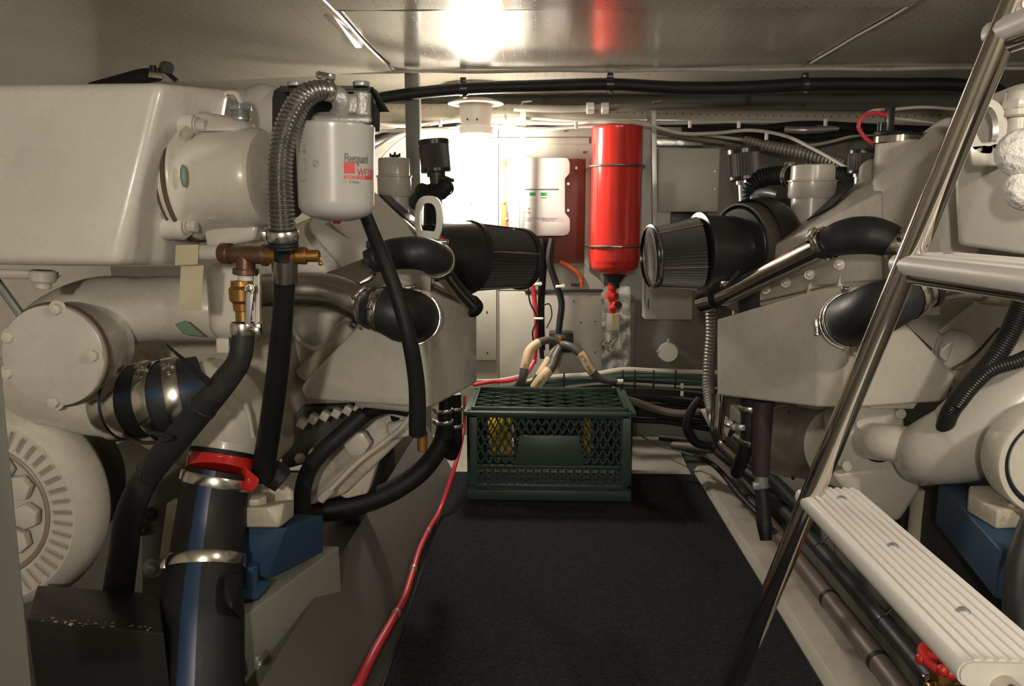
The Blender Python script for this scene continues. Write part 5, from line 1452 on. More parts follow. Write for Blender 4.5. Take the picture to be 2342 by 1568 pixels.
wire('thick dark cable under the pale ones at upper left', [(850, 318, 2.68, 14), (950, 290, 2.70, 14), (1100, 286, 2.72, 12), (1400, 284, 2.72, 12), (1600, 284, 2.72, 14), (1780, 292, 2.72, 16), (1950, 290, 2.72, 18), (2200, 292, 2.72, 16)], greyrubber)
wire('dark cable bundle arching over the foil sleeve at upper right', [(1560, 296, 2.70, 12), (1700, 296, 2.70, 14), (1850, 284, 2.68, 16), (1960, 292, 2.66, 22), (2100, 300, 2.66, 26), (2250, 305, 2.66, 26)], rubber)
wire('dark cable under the foil sleeve at upper right', [(1700, 312, 2.70, 14), (1850, 312, 2.68, 16), (2000, 300, 2.66, 18)], rubber)
wire('grey cable stapled along the liner behind the clips', [(1440, 276, 2.72, 8), (1600, 270, 2.72, 8), (1800, 274, 2.72, 8), (2100, 268, 2.72, 8)], greycable)
wire('grey round hose lying behind the square post', [(850, 345, 2.60, 9), (900, 315, 2.62, 9), (930, 305, 2.66, 9)], greycable)
wire('thin cream cable beside the post top going down left', [(866, 370, 2.6, 7), (900, 335, 2.62, 7), (935, 310, 2.66, 7)], whitecable)
hose('corrugated_conduit', [(925, 308, 2.68, 22), (1000, 305, 2.68, 24), (1050, 306, 2.68, 24)], whiteplastic, 'pale ribbed conduit between the post and the glaring bulb', 'conduit', n=18, ridge=(.011, .10))
hose('corrugated_conduit', [(1700, 318, 2.62, 16), (1760, 334, 2.60, 24), (1850, 352, 2.55, 28), (1930, 375, 2.5, 28)], conduit, 'grey ribbed conduit slanting behind the right canister', 'conduit', n=18, ridge=(.012, .10))
hose('foil_sleeve', [(1795, 296, 2.66, 14), (1830, 298, 2.64, 18), (1900, 294, 2.64, 16), (1918, 294, 2.64, 8)], foil, 'crinkled silver foil sleeve among the dark cables at upper right', 'sleeve', n=14, jitter=.3)
wire('pale flat strip of conduit above the white box', [(1500, 302, 2.70, 10), (1580, 316, 2.70, 10), (1655, 326, 2.70, 10)], greycable)
# cable clips and ties
for k, (px, py) in enumerate(((1318, 286), (1007, 281), (1578, 284), (1690, 285), (1753, 312), (1888, 280), (1155, 270))):
    g = G(); q = P(px, py, 2.55); g.box(q, (.010, .010, .022), bev=.002)
    tag(g.done('cable_clip', whiteplastic), 'small white cable clip among the wires under the ceiling', 'clip', 'white clips on the top wires')
# sensor with red wire on top right
sn = thing('temperature_sensor', 'dark upright sensor block with a red wire behind the right filler neck', 'sensor', P(2030, 305, 1.9))
g = G(); g.box(P(2034, 275, 1.9), (.018, .016, .062), bev=.002); g.cyl(P(2012, 305, 1.9), P(2014, 280, 1.9), .007); g.box(P(2030, 308, 1.9), (.06, .02, .016), bev=.003); g.done('sensor_body', blackplastic, sn)
g = G(); g.sweep(Path([(2000, 330, 1.86, 9), (1975, 310, 1.88, 9), (1964, 288, 1.88, 9), (1972, 268, 1.88, 9), (1995, 258, 1.88, 9), (2028, 264, 1.88, 9)]), 10); g.done('red_wire', redcable, sn)
wire('thin pale cable curving over the sensor block at upper right', [(1968, 275, 1.89, 7), (1990, 255, 1.92, 7), (2040, 250, 1.95, 7), (2110, 245, 2.0, 7), (2190, 250, 2.05, 7)], whitecable)
wire('thin white lead right of the sensor block', [(2040, 270, 1.92, 5), (2090, 275, 1.95, 6), (2140, 282, 2.0, 5)], whitecable)

# aluminium brackets
def strap(label, px, top, bot, Y, w, dx=0):
    g = G(); r = M(w, P(px, 400, Y)) / 2
    a, b = P(px, top + 8, Y), P(px + dx, bot, Y)
    g.hull([a + V3(-r, 0, 0), a + V3(r, 0, 0), b + V3(-r, 0, 0), b + V3(r, 0, 0), a + V3(-r, .004, 0), a + V3(r, .004, 0), b + V3(-r, .004, 0), b + V3(r, .004, 0)], .0008)
    g.hull([a + V3(-r, 0, 0), a + V3(-r, .02, 0), b + V3(-r, 0, 0), b + V3(-r, .02, 0), a + V3(-r + .003, 0, 0), a + V3(-r + .003, .02, 0), b + V3(-r + .003, 0, 0), b + V3(-r + .003, .02, 0)], .0008)
    t = P(px, top, Y)
    g.hull([a + V3(-r, 0, 0), a + V3(-r + .003, 0, 0), t + V3(-r + .008, 0, 0), t + V3(-r + .005, 0, .002), a + V3(-r, .02, 0), a + V3(-r + .003, .02, 0), t + V3(-r + .008, .02, 0), t + V3(-r + .005, .02, .002)], .0005)
    g.hull([t + V3(-r + .005, 0, 0), t + V3(r + .018, 0, .003), t + V3(-r + .005, 0, .003), t + V3(r + .018, 0, .006), t + V3(-r + .005, .02, 0), t + V3(r + .018, .02, .003), t + V3(-r + .005, .02, .003), t + V3(r + .018, .02, .006)], .0005)
    return tag(g.done('hanger_strap', alum), label, 'bracket')
strap('aluminium hanger strap in front of the charger unit', 1197, 234, 530, 2.66, 13, -4)
strap('aluminium hanger strap left of the white junction box and above the right air filter', 1495, 234, 530, 2.66, 12, 3)

# varnished board and charger
W = lambda px, py, Y=YB: P(px, py, Y)
g = G()
g.box(((xs(1158) + xs(1336)) / 2, YB - .008, (zs(364) + zs(600)) / 2), (xs(1336) - xs(1158), .016, zs(364) - zs(600)), bev=.001)
bd = tag(g.done('backing_board', redwood), 'varnished red-brown wooden board behind the charger unit', 'board')
g = G(); g.box(((xs(1146) + xs(1160)) / 2, YB - .006, (zs(364) + zs(540)) / 2), (xs(1160) - xs(1146), .012, zs(364) - zs(540)), bev=.001); g.done('board_edge', orange, bd)
for (bx, by) in ((1318, 384), (1152, 376), (1152, 462), (1158, 500), (1322, 650)):
    g = G(); q = W(bx, by, YB - .018); g.cyl(q, q + V3(0, -.004, 0), .005, n=14); g.done('screw', galv, bd)
for k, (bx, by) in enumerate(((1336, 348), (1293, 300), (1079, 466), (1114, 713), (1115, 806), (1329, 737), (1361, 735), (1312, 688), (1361, 805))):
    g = G(); q = W(bx, by, YB - .0015 if k not in (3, 4) else YB - .021); g.cyl(q, q + V3(0, -.0015, 0), .0045 if k == 0 else .003, n=14)
    g.done('screw_head', blackpaint, bpy.data.objects['wall_back.003' if by > 664 else 'wall_back.002'])
ch = thing('battery_charger', 'white wall-mounted battery charger with two green displays', 'charger', W(1235, 537, YB - .06))
Yc = YB - .095
g = G()
f_ = [(1163, 540), (1163, 360), (1292, 360), (1300, 362), (1304, 372), (1304, 396), (1293, 408), (1293, 486), (1304, 500), (1304, 526), (1300, 536), (1290, 539)]
g.prism([P(x, y, Yc) for x, y in f_], (0, .075, 0), .004); g.done('case', mat('charger_case', (.52, .51, .48), .45), ch)
g = G(); g.prism([P(x, y, Yc - .0005) for x, y in [(1164, 538), (1164, 508), (1303, 508), (1303, 528), (1298, 536)]], (0, .003, 0), .0005); g.done('lower_band', mat('band_grey', (.40, .39, .36), .5), ch)
g = G(); g.box(P(1238, 433, Yc), (M(78, P(1238, 433, Yc)), .002, .004)); g.done('black_line', blackplastic, ch)
g = G(); g.box(P(1238, 457, Yc), (M(78, P(1238, 433, Yc)), .001, .0012)); g.done('green_line', mat('pale_green', (.3, .5, .35), .5), ch)
for px, txt in ((1218, '138'), (1243, '26')):
    g = G(); q = P(px, 443.5, Yc); g.box(q, (M(14, q), .002, M(7.5, q))); l_ = g.done('display', lcd, ch)
    g = G(); text_on(g, txt, M(8.5, q), P(px - 6, 446.5, Yc - .0012), XA, ZA, -YA, bold=.0002); g.done('display_digits', lcdseg, l_, weld=False)
g = G(); g.box(P(1243, 452, Yc), (M(14, P(1243, 452, Yc)), .002, .0025)); g.done('small_bar', blackplastic, ch)
for (bx, by) in ((1208, 476), (1208, 485), (1199, 484)):
    g = G(); q = P(bx, by, Yc); g.cyl(q, q + V3(0, -.002, 0), .0035, n=16); g.done('button', mat('button_grey', (.35, .35, .38), .5), ch)
g = G(); text_on(g, 'BATTERY CHARGER', M(5.2, P(1200, 500, Yc)), P(1196, 501, Yc - .0003), XA, ZA, -YA); text_on(g, 'READ MANUAL', M(5.2, P(1200, 500, Yc)), P(1240, 501, Yc - .0003), XA, ZA, -YA)
text_on(g, 'SERVICE', M(5, P(1200, 500, Yc)), P(1196, 505.5, Yc - .0003), XA, ZA, -YA); text_on(g, 'BEFORE USE', M(5, P(1200, 500, Yc)), P(1240, 505.5, Yc - .0003), XA, ZA, -YA)
g.done('case_lettering', greyink, ch, weld=False)
for (bx, by) in ((1165, 422), (1165, 454), (1165, 482), (1299, 421), (1299, 481)):
    g = G(); q = P(bx, by, Yc + .03); g.cyl(q + V3(0, .0, 0), q + V3(0, -.025, 0), .005, n=14); g.done('screw', galv, ch)

# red suppression cylinder
cyx = P(1409, 450, YB - .16); rc_ = M(57.5, cyx)
zt1, zb1 = P(1409, 290, YB - .16).z, P(1409, 612, YB - .16).z
fx = thing('fire_cylinder', 'tall red fire suppression cylinder strapped to the back wall', 'cylinder', V3(cyx.x, cyx.y, zb1 - .05))
g = G(); H = zt1 - zb1
g.lathe(V3(cyx.x, cyx.y, zb1), ZA, [(-.022, 0), (-.022, rc_ * .3), (-.018, rc_ * .6), (-.008, rc_ * .85), (.0, rc_ * .94), (.008, rc_ * .965), (.014, rc_ * .965), (.018, rc_ * .985), (.03, rc_), (H - .012, rc_), (H - .010, rc_ * 1.01), (H - .003, rc_ * 1.005), (H, rc_ * .97), (H + .006, rc_ * .6), (H + .008, 0)], 72)
g.done('tank', redpaint, fx, sharp=40)
g = G(); g.lathe(V3(cyx.x, cyx.y, zb1 - .022), -ZA, [(-.006, rc_ * .5), (.004, rc_ * .45), (.02, rc_ * .32), (.03, .018), (.045, .017), (.045, 0)], 40); g.done('neck', blackpaint, fx)
for py in (381, 562):
    g = G(); zc_ = P(1409, py, YB - .16).z
    pts = []
    for k in range(17):
        a = PI + PI * k / 16
        pts.append((V3(cyx.x + (rc_ + .006) * math.cos(a) * 1.02, cyx.y + (rc_ + .005) * math.sin(a), zc_), .0042))
    pts = [(V3(cyx.x - rc_ - .012, YB, zc_), .0042)] + pts + [(V3(cyx.x + rc_ + .012, YB, zc_), .0042)]
    g.sweep(Path(pts, world=True, res=3), 10); g.done('wire_strap', mat('strap_steel', (.30, .26, .22), .3, .9), fx)
g = G(); q = P(1400, 668, YB - .16)
g.lathe(q, ZA, [(-.004, 0), (-.004, .012), (.010, .014), (.012, .017), (.022, .017), (.024, .012), (.030, .013), (.034, .010), (.034, 0)], 28)
g.hexb(P(1399, 683, YB - .16), ZA, .023, .020); g.cyl(P(1400, 716, YB - .16), P(1400, 684, YB - .16), .012)
g.cyl(P(1402, 704, YB - .16), P(1413, 697, YB - .20), .016)
g.done('valve_cap', redpaint, fx)
g = G(); g.cyl(P(1413.5, 696.5, YB - .2005), P(1414, 696, YB - .203), .011, n=24, bev=0); g.done('outlet_bore', blackplastic, fx)
# silver foil patch strip with small block
fo = thing('foil_patch', 'crumpled silver foil patch on the wall under the red cylinder', 'panel', W(1407, 845))
g = G(); vs = []; fs = []
nx_, nz = 14, 30
for j in range(nz + 1):
    for i in range(nx_ + 1):
        px = 1376 + 66 * i / nx_ + 3 * mnoise(Vector((j * .5, 0, i))); py = 655 + 190 * j / nz
        if i in (0, nx_): px += 3 * mnoise(Vector((j * .9, 4, 0)))
        q = W(px, py, YB - .010); q.y += .010 * mnoise(Vector((q.x * 30, 1, q.z * 30))) + .004 * mnoise(Vector((q.x * 90, 1, q.z * 90)))
        vs.append(q)
n = len(vs); vs += [v + V3(0, .010, 0) for v in vs]
for j in range(nz):
    for i in range(nx_):
        a = j * (nx_ + 1) + i; fs.append([a, a + 1, a + nx_ + 2, a + nx_ + 1]); fs.append([a + n, a + nx_ + 1 + n, a + nx_ + 2 + n, a + 1 + n])
g.raw(vs, fs); g.done('foil_sheet', mat('dull_foil', (.42, .42, .37), .45, .5, dirt=.5, bump=.8, bump_scale=50), fo, sharp=180)
g = G(); g.box(P(1402, 736, YB - .03), (M(29, W(1402, 736)), .03, M(40, W(1402, 736))), bev=.002); bk = g.done('relay_block', boxwhite, fo)
g = G(); q = P(1408, 736, YB - .046); g.box(q, (M(16, q), .002, M(36, q))); g.done('tan_cover', wood, bk)  # tan panel over the right part of the block face
g = G()
random.seed(5)
for k in range(9):
    q = P(1398 + random.uniform(-14, 12), 764 + 4.5 * k, YB - .02)
    g.sweep(Path([(q, .004), (q + V3(random.uniform(-.012, .012), -.008, random.uniform(-.012, .005)), .0045), (q + V3(random.uniform(-.015, .015), -.004, -.014), .004)], world=True), 8)
g.done('sealant', mat('sealant', (.42, .40, .30), .5, dirt=.5), fo)
for (bx, by) in ((1431, 752), (1431, 767)):
    g = G(); q = W(bx, by, YB - .012); g.cyl(q, q + V3(0, -.004, 0), .004, n=12); g.done('screw', galv, fo)

# junction boxes at right
def jbox(label, x0, y0, x1, y1, Y, dep, mt):
    g = G(); a, b = P(x0, y0, Y), P(x1, y1, Y)
    g.hull([V3(x, y, z) for x in (a.x, b.x) for z in (a.z, b.z) for y in (Y, Y + dep)], .003)
    return tag(g.done('junction_box', mt), label, 'box')
j1 = jbox('white square junction box high on the right of the back wall', 1506, 340, 1642, 484, YB - .11, .1, boxwhite)
g = G(); g.box(P(1574, 412, YB - .111), (M(130, P(1574, 412, YB)), .004, M(136, P(1574, 412, YB))), bev=.002); g.done('lid', boxwhite, j1)
for (bx, by) in ((1634, 392), (1634, 432)):
    g = G(); q = P(bx, by, YB - .114); g.cyl(q, q + V3(0, -.003, 0), .004, n=12); g.done('screw', galv, j1)
j2 = jbox('smaller pale junction box below the right air filter', 1477, 640, 1583, 731, YB - .09, .08, boxwhite)
g = G(); q = P(1483, 694, YB - .091); g.box(q, (.003, .003, .035)); g.done('latch', blackplastic, j2)
g = G(); a = P(1574, 500, YB - .02); g.box((a.x, YB + .015, a.z), (.11, .03, .06), bev=.003); tag(g.done('cable_gland', blackpaint), 'dark cable entry under the white square junction box', 'fitting')
g = G(); q = P(1493, 330, YB - .06); g.box(P(1546, 325, YB - .05), (M(116, q), .05, M(20, q)), bev=.003)
tag(g.done('foil_insulation', foil), 'wrinkled foil insulation strip above the white junction box', 'insulation')
# white cup cap on grey wall
g = G(); c = P(1528, 805, YB - .02)
g.lathe(c, V3(-.1, -1, .1), [(-.04, 0), (-.04, .026), (0, .034), (.004, .036), (.008, .034), (.009, 0)], 40)
g.hull([c + V3(x, y, z) for x, y, z in ((-.006, -.005, .03), (.006, -.005, .03), (-.004, -.005, .05), (.004, -.005, .05), (-.006, .01, .03), (.006, .01, .03), (0, .01, .05))], .002)
g.hull([c + V3(x, y, z) for x, y, z in ((-.03, -.005, .012), (-.03, -.005, -.006), (-.046, -.005, .003), (-.03, .005, .012), (-.03, .005, -.006))], .002)
tag(g.done('plastic_cap', boxwhite), 'round pale plastic cap on the dark wall right of the foil patch', 'cap')

# cables below the charger
wire('bright red cable dropping from the charger unit', [(1222, 545, 2.68, 9), (1224, 580, 2.68, 10), (1217, 640, 2.69, 11), (1222, 680, 2.69, 11), (1225, 715, 2.69, 10), (1226, 790, 2.70, 9), (1222, 830, 2.70, 9)], redcable)
wire('black cable right of the red one below the charger unit', [(1240, 545, 2.70, 11), (1240, 600, 2.70, 12), (1236, 680, 2.71, 12), (1235, 760, 2.71, 12), (1240, 820, 2.70, 10)], rubber)
wire('grey black cable bowing from the charger to the black terminal block', [(1262, 545, 2.68, 14), (1256, 590, 2.68, 15), (1272, 650, 2.69, 15), (1284, 690, 2.69, 15), (1281, 730, 2.69, 15), (1277, 762, 2.69, 14)], greyrubber)
wire('second black cable in the bundle under the charger unit', [(1248, 545, 2.72, 10), (1246, 600, 2.72, 11), (1240, 700, 2.73, 11), (1242, 800, 2.73, 10)], rubber)
wire('loose thin wire looping left of the charger cables', [(1208, 630, 2.68, 4), (1212, 690, 2.68, 4), (1228, 730, 2.68, 4), (1218, 760, 2.67, 4), (1226, 790, 2.67, 4), (1240, 770, 2.68, 4), (1236, 735, 2.68, 4)], rubber, name='wire', cat='wire', n=6)
wire('loose thin wire looping right of the charger cables', [(1238, 700, 2.69, 3), (1256, 695, 2.71, 3), (1262, 720, 2.71, 3), (1250, 750, 2.70, 3)], rubber, name='wire', cat='wire', n=6)
wire('short orange painted mark of cable beside the backing board', [(1280, 598, 2.78, 11), (1305, 612, 2.78, 11), (1328, 635, 2.785, 11), (1330, 655, 2.785, 11)], orange)
for k, (px, py, lb) in enumerate(((1228, 650, 'white clip holding the red cable to the wall'), (1280, 655, 'white clip holding the grey black cable to the wall'), (1314, 650, 'dark clip by the end of the orange mark'))):
    g = G(); q = P(px, py, 2.675); g.box(q, (.028, .012, .010), bev=.003); g.cyl(q + V3(.012, -.006, .003), q + V3(.012, -.014, .003), .006, n=14)
    tag(g.done('cable_clamp', whiteplastic if k < 2 else blackplastic), lb, 'clip')
g = G(); q = P(1232, 728, 2.66); g.box(q, (.032, .03, .005), bev=.002); tag(g.done('cable_tie', whiteplastic), 'white tie around the cables under the charger unit', 'cable tie')
tbk = thing('terminal_block', 'black terminal block where four labelled battery cables meet', 'connector', P(1282, 800, YB - .05))
g = G(); a = P(1283, 780, YB - .06); g.box(a, (M(54, a), .08, M(44, a)), bev=.004); g.done('block', blackplastic, tbk)
g = G(); q = P(1279, 782, 2.64); g.hexb(q, -YA, .010, .012, washer=.016); g.cyl(P(1279, 790, 2.63), P(1283, 770, 2.63), .009); g.done('stud_nut', brass, tbk)
heavy = mat('heavy_cable', (.075, .07, .062), .5, dirt=.4, dirt_col=(.14, .12, .1))
def batt(label, pts, f0, f1, txt):
    o, pa = hose('battery_cable', pts, heavy, label, 'cable', n=16)
    S = [pa.at(f0 + (f1 - f0) * k / 10) for k in range(11)]
    g = G(); g.sweep(Path([(p, r * 1.06) for p, t, r in S], world=True, res=2), 18); lb = g.done('paper_sleeve', tan, o)
    g = G(); L = sum((b[0] - a[0]).length for a, b in zip(S, S[1:]))
    vs, fs = text_geo(txt, .013, bold=.0003)
    mx = max(v[0] for v in vs) or 1
    out = []
    for x, y in vs:
        p, t, r = pa.at(f0 + (f1 - f0) * (.06 + .88 * x / mx))
        up = t.cross(V3(0, -1, 0)).normalized() * -1
        yy = (y - .005)
        out.append(p + up * yy + V3(0, -1, 0) * (math.sqrt(max(0, (r * 1.06) ** 2 - yy * yy)) + .0008))
    g.raw(out, fs); g.done('sleeve_lettering', darkink, lb, weld=False)
    return o
batt('labelled battery cable arching down left from the terminal block', [(1278, 786, 2.63, 16), (1262, 778, 2.62, 17), (1235, 782, 2.60, 19), (1212, 800, 2.58, 20), (1202, 830, 2.56, 20), (1195, 865, 2.55, 20), (1175, 895, 2.6, 20)], .26, .62, 'PORT ENG')
batt('labelled battery cable slanting steeply left below the terminal block', [(1278, 792, 2.62, 15), (1265, 805, 2.60, 17), (1250, 830, 2.58, 17), (1236, 852, 2.56, 17), (1220, 880, 2.56, 17)], .35, .78, 'START')
batt('labelled battery cable nearest the crate, below the terminal block', [(1280, 794, 2.60, 15), (1270, 815, 2.58, 20), (1262, 838, 2.56, 22), (1245, 858, 2.54, 24), (1225, 885, 2.54, 24), (1215, 900, 2.55, 24)], .48, .86, 'BATTERY')
batt('labelled battery cable arching down right towards the foil patch', [(1282, 786, 2.63, 16), (1300, 790, 2.61, 18), (1318, 800, 2.60, 20), (1335, 818, 2.59, 20), (1350, 845, 2.58, 20), (1372, 865, 2.58, 18), (1410, 872, 2.58, 14)], .33, .64, 'STBD ENG')
g = G(); q = P(1417, 872, 2.58); g.cyl(q + V3(-.008, 0, 0), q + V3(.012, 0, 0), .0085); tag(g.done('cable_end', whiteplastic), 'white end cap of the right labelled battery cable', 'cap')

# horizontal wiring run behind the crate
def run(label, y0, dy, Y, w, mt, x0=1085, x1=1640, red=False):
    pts = []
    n = 9
    ph = random.uniform(0, 6)
    for k in range(n + 1):
        x = x0 + (x1 - x0) * k / n
        f = (x - 1085) / 555
        y = y0 + dy * f - 26 * math.exp(-((x - 1440) / 170) ** 2) * .6 - 14 * (1 - abs(2 * f - 1)) * .4 + 2.0 * math.sin(ph + k * 1.3)
        pts.append((x, y, Y, w))
    return wire(label, pts, mt)
wire('white cable forming the top of the wiring run behind the crate', [(1180, 876, 2.67, 8), (1260, 862, 2.67, 11), (1360, 856, 2.66, 13), (1420, 846, 2.66, 13), (1500, 848, 2.66, 12), (1620, 851, 2.66, 11), (1660, 852, 2.66, 11)], whitecable)
wire('red cable sagging left from the charger bundle over the crate corner', [(1082, 880, 2.52, 8), (1120, 873, 2.54, 9), (1165, 870, 2.58, 9), (1200, 858, 2.62, 9), (1222, 825, 2.66, 9)], redcable)
wire('pale cable beneath the red one at the crate top', [(1085, 870, 2.6, 6), (1140, 868, 2.6, 6), (1195, 858, 2.62, 6)], whitecable)
mats_ = [greencable, greycable, greencable, blackplastic, whitecable, blackplastic, greycable, greencable, blackplastic, blackplastic, greycable, blackplastic]
names_ = ['green', 'grey', 'green', 'black', 'white', 'black', 'grey', 'green', 'black', 'black', 'grey', 'black']
for k in range(12):
    y0 = 888 + 3.2 * k; 
    o, _ = run('x', y0, -14 + 1.5 * k, 2.68 + .006 * (k % 4), 7 if k % 3 else 9, mats_[k])
    tag(o, 'thin %s cable lying in the wiring run along the wall behind the crate' % names_[k], 'cable', '%s cables of the low wiring run' % names_[k])
for k, px in enumerate((1290, 1424, 1452, 1495, 1545)):
    g = G(); q = P(px, 866 if k else 872, 2.645); g.hull([q + V3(x, y, z) for x in (-.003, .003) for y in (0, .004) for z in (-.035, .03)], .001)
    tag(g.done('cable_tie', blackplastic), 'black tie wrapped round the low wiring run behind the crate', 'cable tie', 'black ties on the low wiring run')
for k in range(6):
    run('dull dark cable hanging under the low wiring run at right, number', 905 + 12 * k, 20, 2.72, 12, rubber, 1300, 1640)[0]
low = [o for o in bpy.data.objects if o.name.startswith('cable') and o.get('label', '').startswith('dull dark')]
for o in low: tag(o, 'dull dark cable hanging under the low wiring run', 'cable', 'dark cables under the wiring run')
for (px, py) in ((1560, 882), (1560, 900), (1403, 890)):
    g = G(); q = P(px, py, 2.66); g.box(q, (.010, .010, .018), bev=.002); tag(g.done('cable_clip', whiteplastic), 'small pale clip under the low wiring run', 'clip', 'pale clips under the low wiring run')
wire('tan hose sagging behind the right end of the crate', [(1400, 905, 2.60, 16), (1450, 918, 2.60, 18), (1510, 938, 2.6, 18), (1570, 945, 2.58, 18), (1600, 940, 2.58, 16)], brownpipe, name='hose', cat='hose', n=14)
wire('green wire drooping to the right behind the crate', [(1455, 990, 2.62, 4), (1500, 1015, 2.6, 4), (1550, 1030, 2.5, 5), (1600, 1045, 2.4, 5)], greencable, name='wire', cat='wire', n=6)
hose('corrugated_conduit', [(1625, 690, 2.30, 26), (1627, 760, 2.30, 25), (1622, 830, 2.30, 26), (1620, 880, 2.28, 27), (1626, 930, 2.22, 25), (1632, 985, 2.10, 14)], conduit, 'grey ribbed conduit hanging left of the right aftercooler box', 'conduit', n=22, ridge=(.0105, .09))
# clutter by the floor on the right
wire('black looped cable tuft on the right floor behind the drain bend', [(1600, 910, 2.2, 16), (1580, 940, 2.2, 20), (1572, 980, 2.2, 22), (1590, 1010, 2.2, 20), (1640, 1020, 2.2, 20)], rubber, n=14)
wire('grey hose lying flat toward the right engine floor', [(1540, 1018, 2.35, 18), (1580, 1022, 2.3, 22), (1640, 1026, 2.2, 24), (1690, 1030, 2.1, 20)], brownpipe, name='hose', cat='hose', n=14)
wire('dark hose under the grey one at the right floor', [(1510, 1000, 2.4, 14), (1560, 1005, 2.35, 16), (1600, 1010, 2.3, 20), (1660, 1045, 2.1, 24), (1740, 1100, 1.95, 26)], rubber, name='hose', cat='hose', n=14)
wire('thin dark cable running down to the right floor strip', [(1590, 1040, 2.4, 10), (1640, 1070, 2.2, 12), (1700, 1140, 2.0, 14), (1760, 1200, 1.85, 14)], rubber, n=10)
g = G(); g.hull([P(1600, 935, 2.5), P(1640, 930, 2.5), P(1700, 990, 2.4), P(1700, 1080, 2.4), P(1640, 1010, 2.5), P(1600, 935, 2.6), P(1700, 1080, 2.6), P(1700, 990, 2.6)], .004)
struct(g.done('trim_16', floorpaint))
g = G(); a = P(1690, 690, 2.2); g.box(a, (M(25, a), .02, M(60, a)), bev=.001); tag(g.done('wooden_block', wood), 'small tan wooden block under the right crossover pipe', 'block')
# small screws in wall low
for (px, py) in ((1478, 998), (1493, 998)):
    g = G(); q = P(px, py, YB + .032); g.cyl(q, q + V3(0, -.004, 0), .004, n=12); g.done('screw_hole', blackplastic, bpy.data.objects['wall_back'])

# red cable along the left side plate
PN = (V3(-.40, .7, .16) - V3(-.275, .7, 0)).cross(V3(-.37, 2.46, .17) - V3(-.275, .7, 0)).normalized()
if PN.x < 0: PN = -PN
def on_plate(px, py, w):
    d = P(px, py, 1.0) - EYE
    t = (V3(-.275, .7, 0) - EYE).dot(PN) / d.dot(PN)
    q = EYE + d * t
    r = M(w, q) / 2
    return (q + PN * (r + .001), r)
sc_pts = [(1062, 905, 2.30, 6), (1062, 960, 2.28, 7), (1055, 1010, 2.22, 9), (1042, 1060, 2.15, 10), (1022, 1110, 2.06, 9), (1005, 1160, 1.96, 10), (978, 1210, 1.85, 11), (953, 1262, 1.75, 13), (935, 1320, 1.66, 14), (918, 1370, 1.58, 16), (884, 1432, 1.48, 19), (845, 1500, 1.38, 22), (805, 1580, 1.28, 26)]
sc_w = [(P(a, b, c), M(d, P(a, b, c)) / 2) for a, b, c, d in sc_pts[:4]] + [on_plate(a, b, d) for a, b, c, d in sc_pts[5:]]
rcb, rcp_ = hose('cable', sc_w, redcable, 'long red cable running toward the viewer along the left edge of the carpet', 'cable', n=12, world=True)
for f in (.45, .62, .78):
    p, t, r = rcp_.at(f); g = G(); g.lathe(p, t, [(-.004, r), (-.004, r * 1.2), (.004, r * 1.2), (.004, r)], 16); g.done('cable_clip', galv, rcb)

# ---------- green crate, upside down ----------
cr = thing('milk_crate', 'upturned dark green plastic crate with diamond lattice sides on the carpet', 'crate', V3(.03, 2.34, .006))
x0, x1, y0, y1, zb_, ztp = -.207, .268, 2.19, 2.49, .008, .272
g = G()
wp_ = .030
for x in (x0, x1):
    for y in (y0, y1):
        sx = 1 if x == x0 else -1; sy = 1 if y == y0 else -1
        g.box((x + sx * wp_ / 2, y + sy * .006, (zb_ + ztp) / 2), (wp_, .012, ztp - zb_), bev=.002)
        g.box((x + sx * .006, y + sy * wp_ / 2, (zb_ + ztp) / 2), (.012, wp_, ztp - zb_), bev=.002)
for y, s in ((y0, 1), (y1, -1)):
    for (z0_, z1_, t_) in ((zb_, zb_ + .030, .014), (zb_ + .036, zb_ + .046, .010), (ztp - .020, ztp, .012)):
        g.box(((x0 + x1) / 2, y + s * t_ / 2 - (.004 if z0_ == zb_ else 0) * s, (z0_ + z1_) / 2), (x1 - x0, t_, z1_ - z0_), bev=.0015)
for x, s in ((x0, 1), (x1, -1)):
    for (z0_, z1_) in ((zb_, zb_ + .030), (ztp - .016, ztp)):
        g.box((x + s * .005, (y0 + y1) / 2, (z0_ + z1_) / 2), (.010, y1 - y0, z1_ - z0_), bev=.0015)
# outward rim (the crate's foot ridge is on top because it is upturned)
g.box(((x0 + x1) / 2, y0 - .006, ztp - .006), (x1 - x0 + .012, .012, .012), bev=.002)
g.box(((x0 + x1) / 2, y1 + .002, ztp - .006), (x1 - x0 + .012, .012, .012), bev=.002)
for x in (x0 - .003, x1 + .003): g.box((x, (y0 + y1) / 2, ztp - .006), (.012, y1 - y0 + .012, .012), bev=.002)
g.box(((x0 + x1) / 2, y0 + .014, ztp + .002), (x1 - x0 - .03, .007, .014), bev=.001)
g.box(((x0 + x1) / 2, y1 - .014, ztp + .002), (x1 - x0 - .03, .007, .014), bev=.001)
for x in (x0 + .017, x1 - .017): g.box((x, (y0 + y1) / 2, ztp + .002), (.007, y1 - y0 - .03, .014), bev=.001)
g.done('crate_frame', greencrate, cr)
def clip_line(p, d, xa, xb, za, zb2):
    t0, t1 = -9, 9
    for a, dd, lo, hi in ((p[0], d[0], xa, xb), (p[1], d[1], za, zb2)):
        if abs(dd) < 1e-9: continue
        ta, tb_ = (lo - a) / dd, (hi - a) / dd
        if ta > tb_: ta, tb_ = tb_, ta
        t0 = max(t0, ta); t1 = min(t1, tb_)
    return (t0, t1) if t1 > t0 + .004 else None
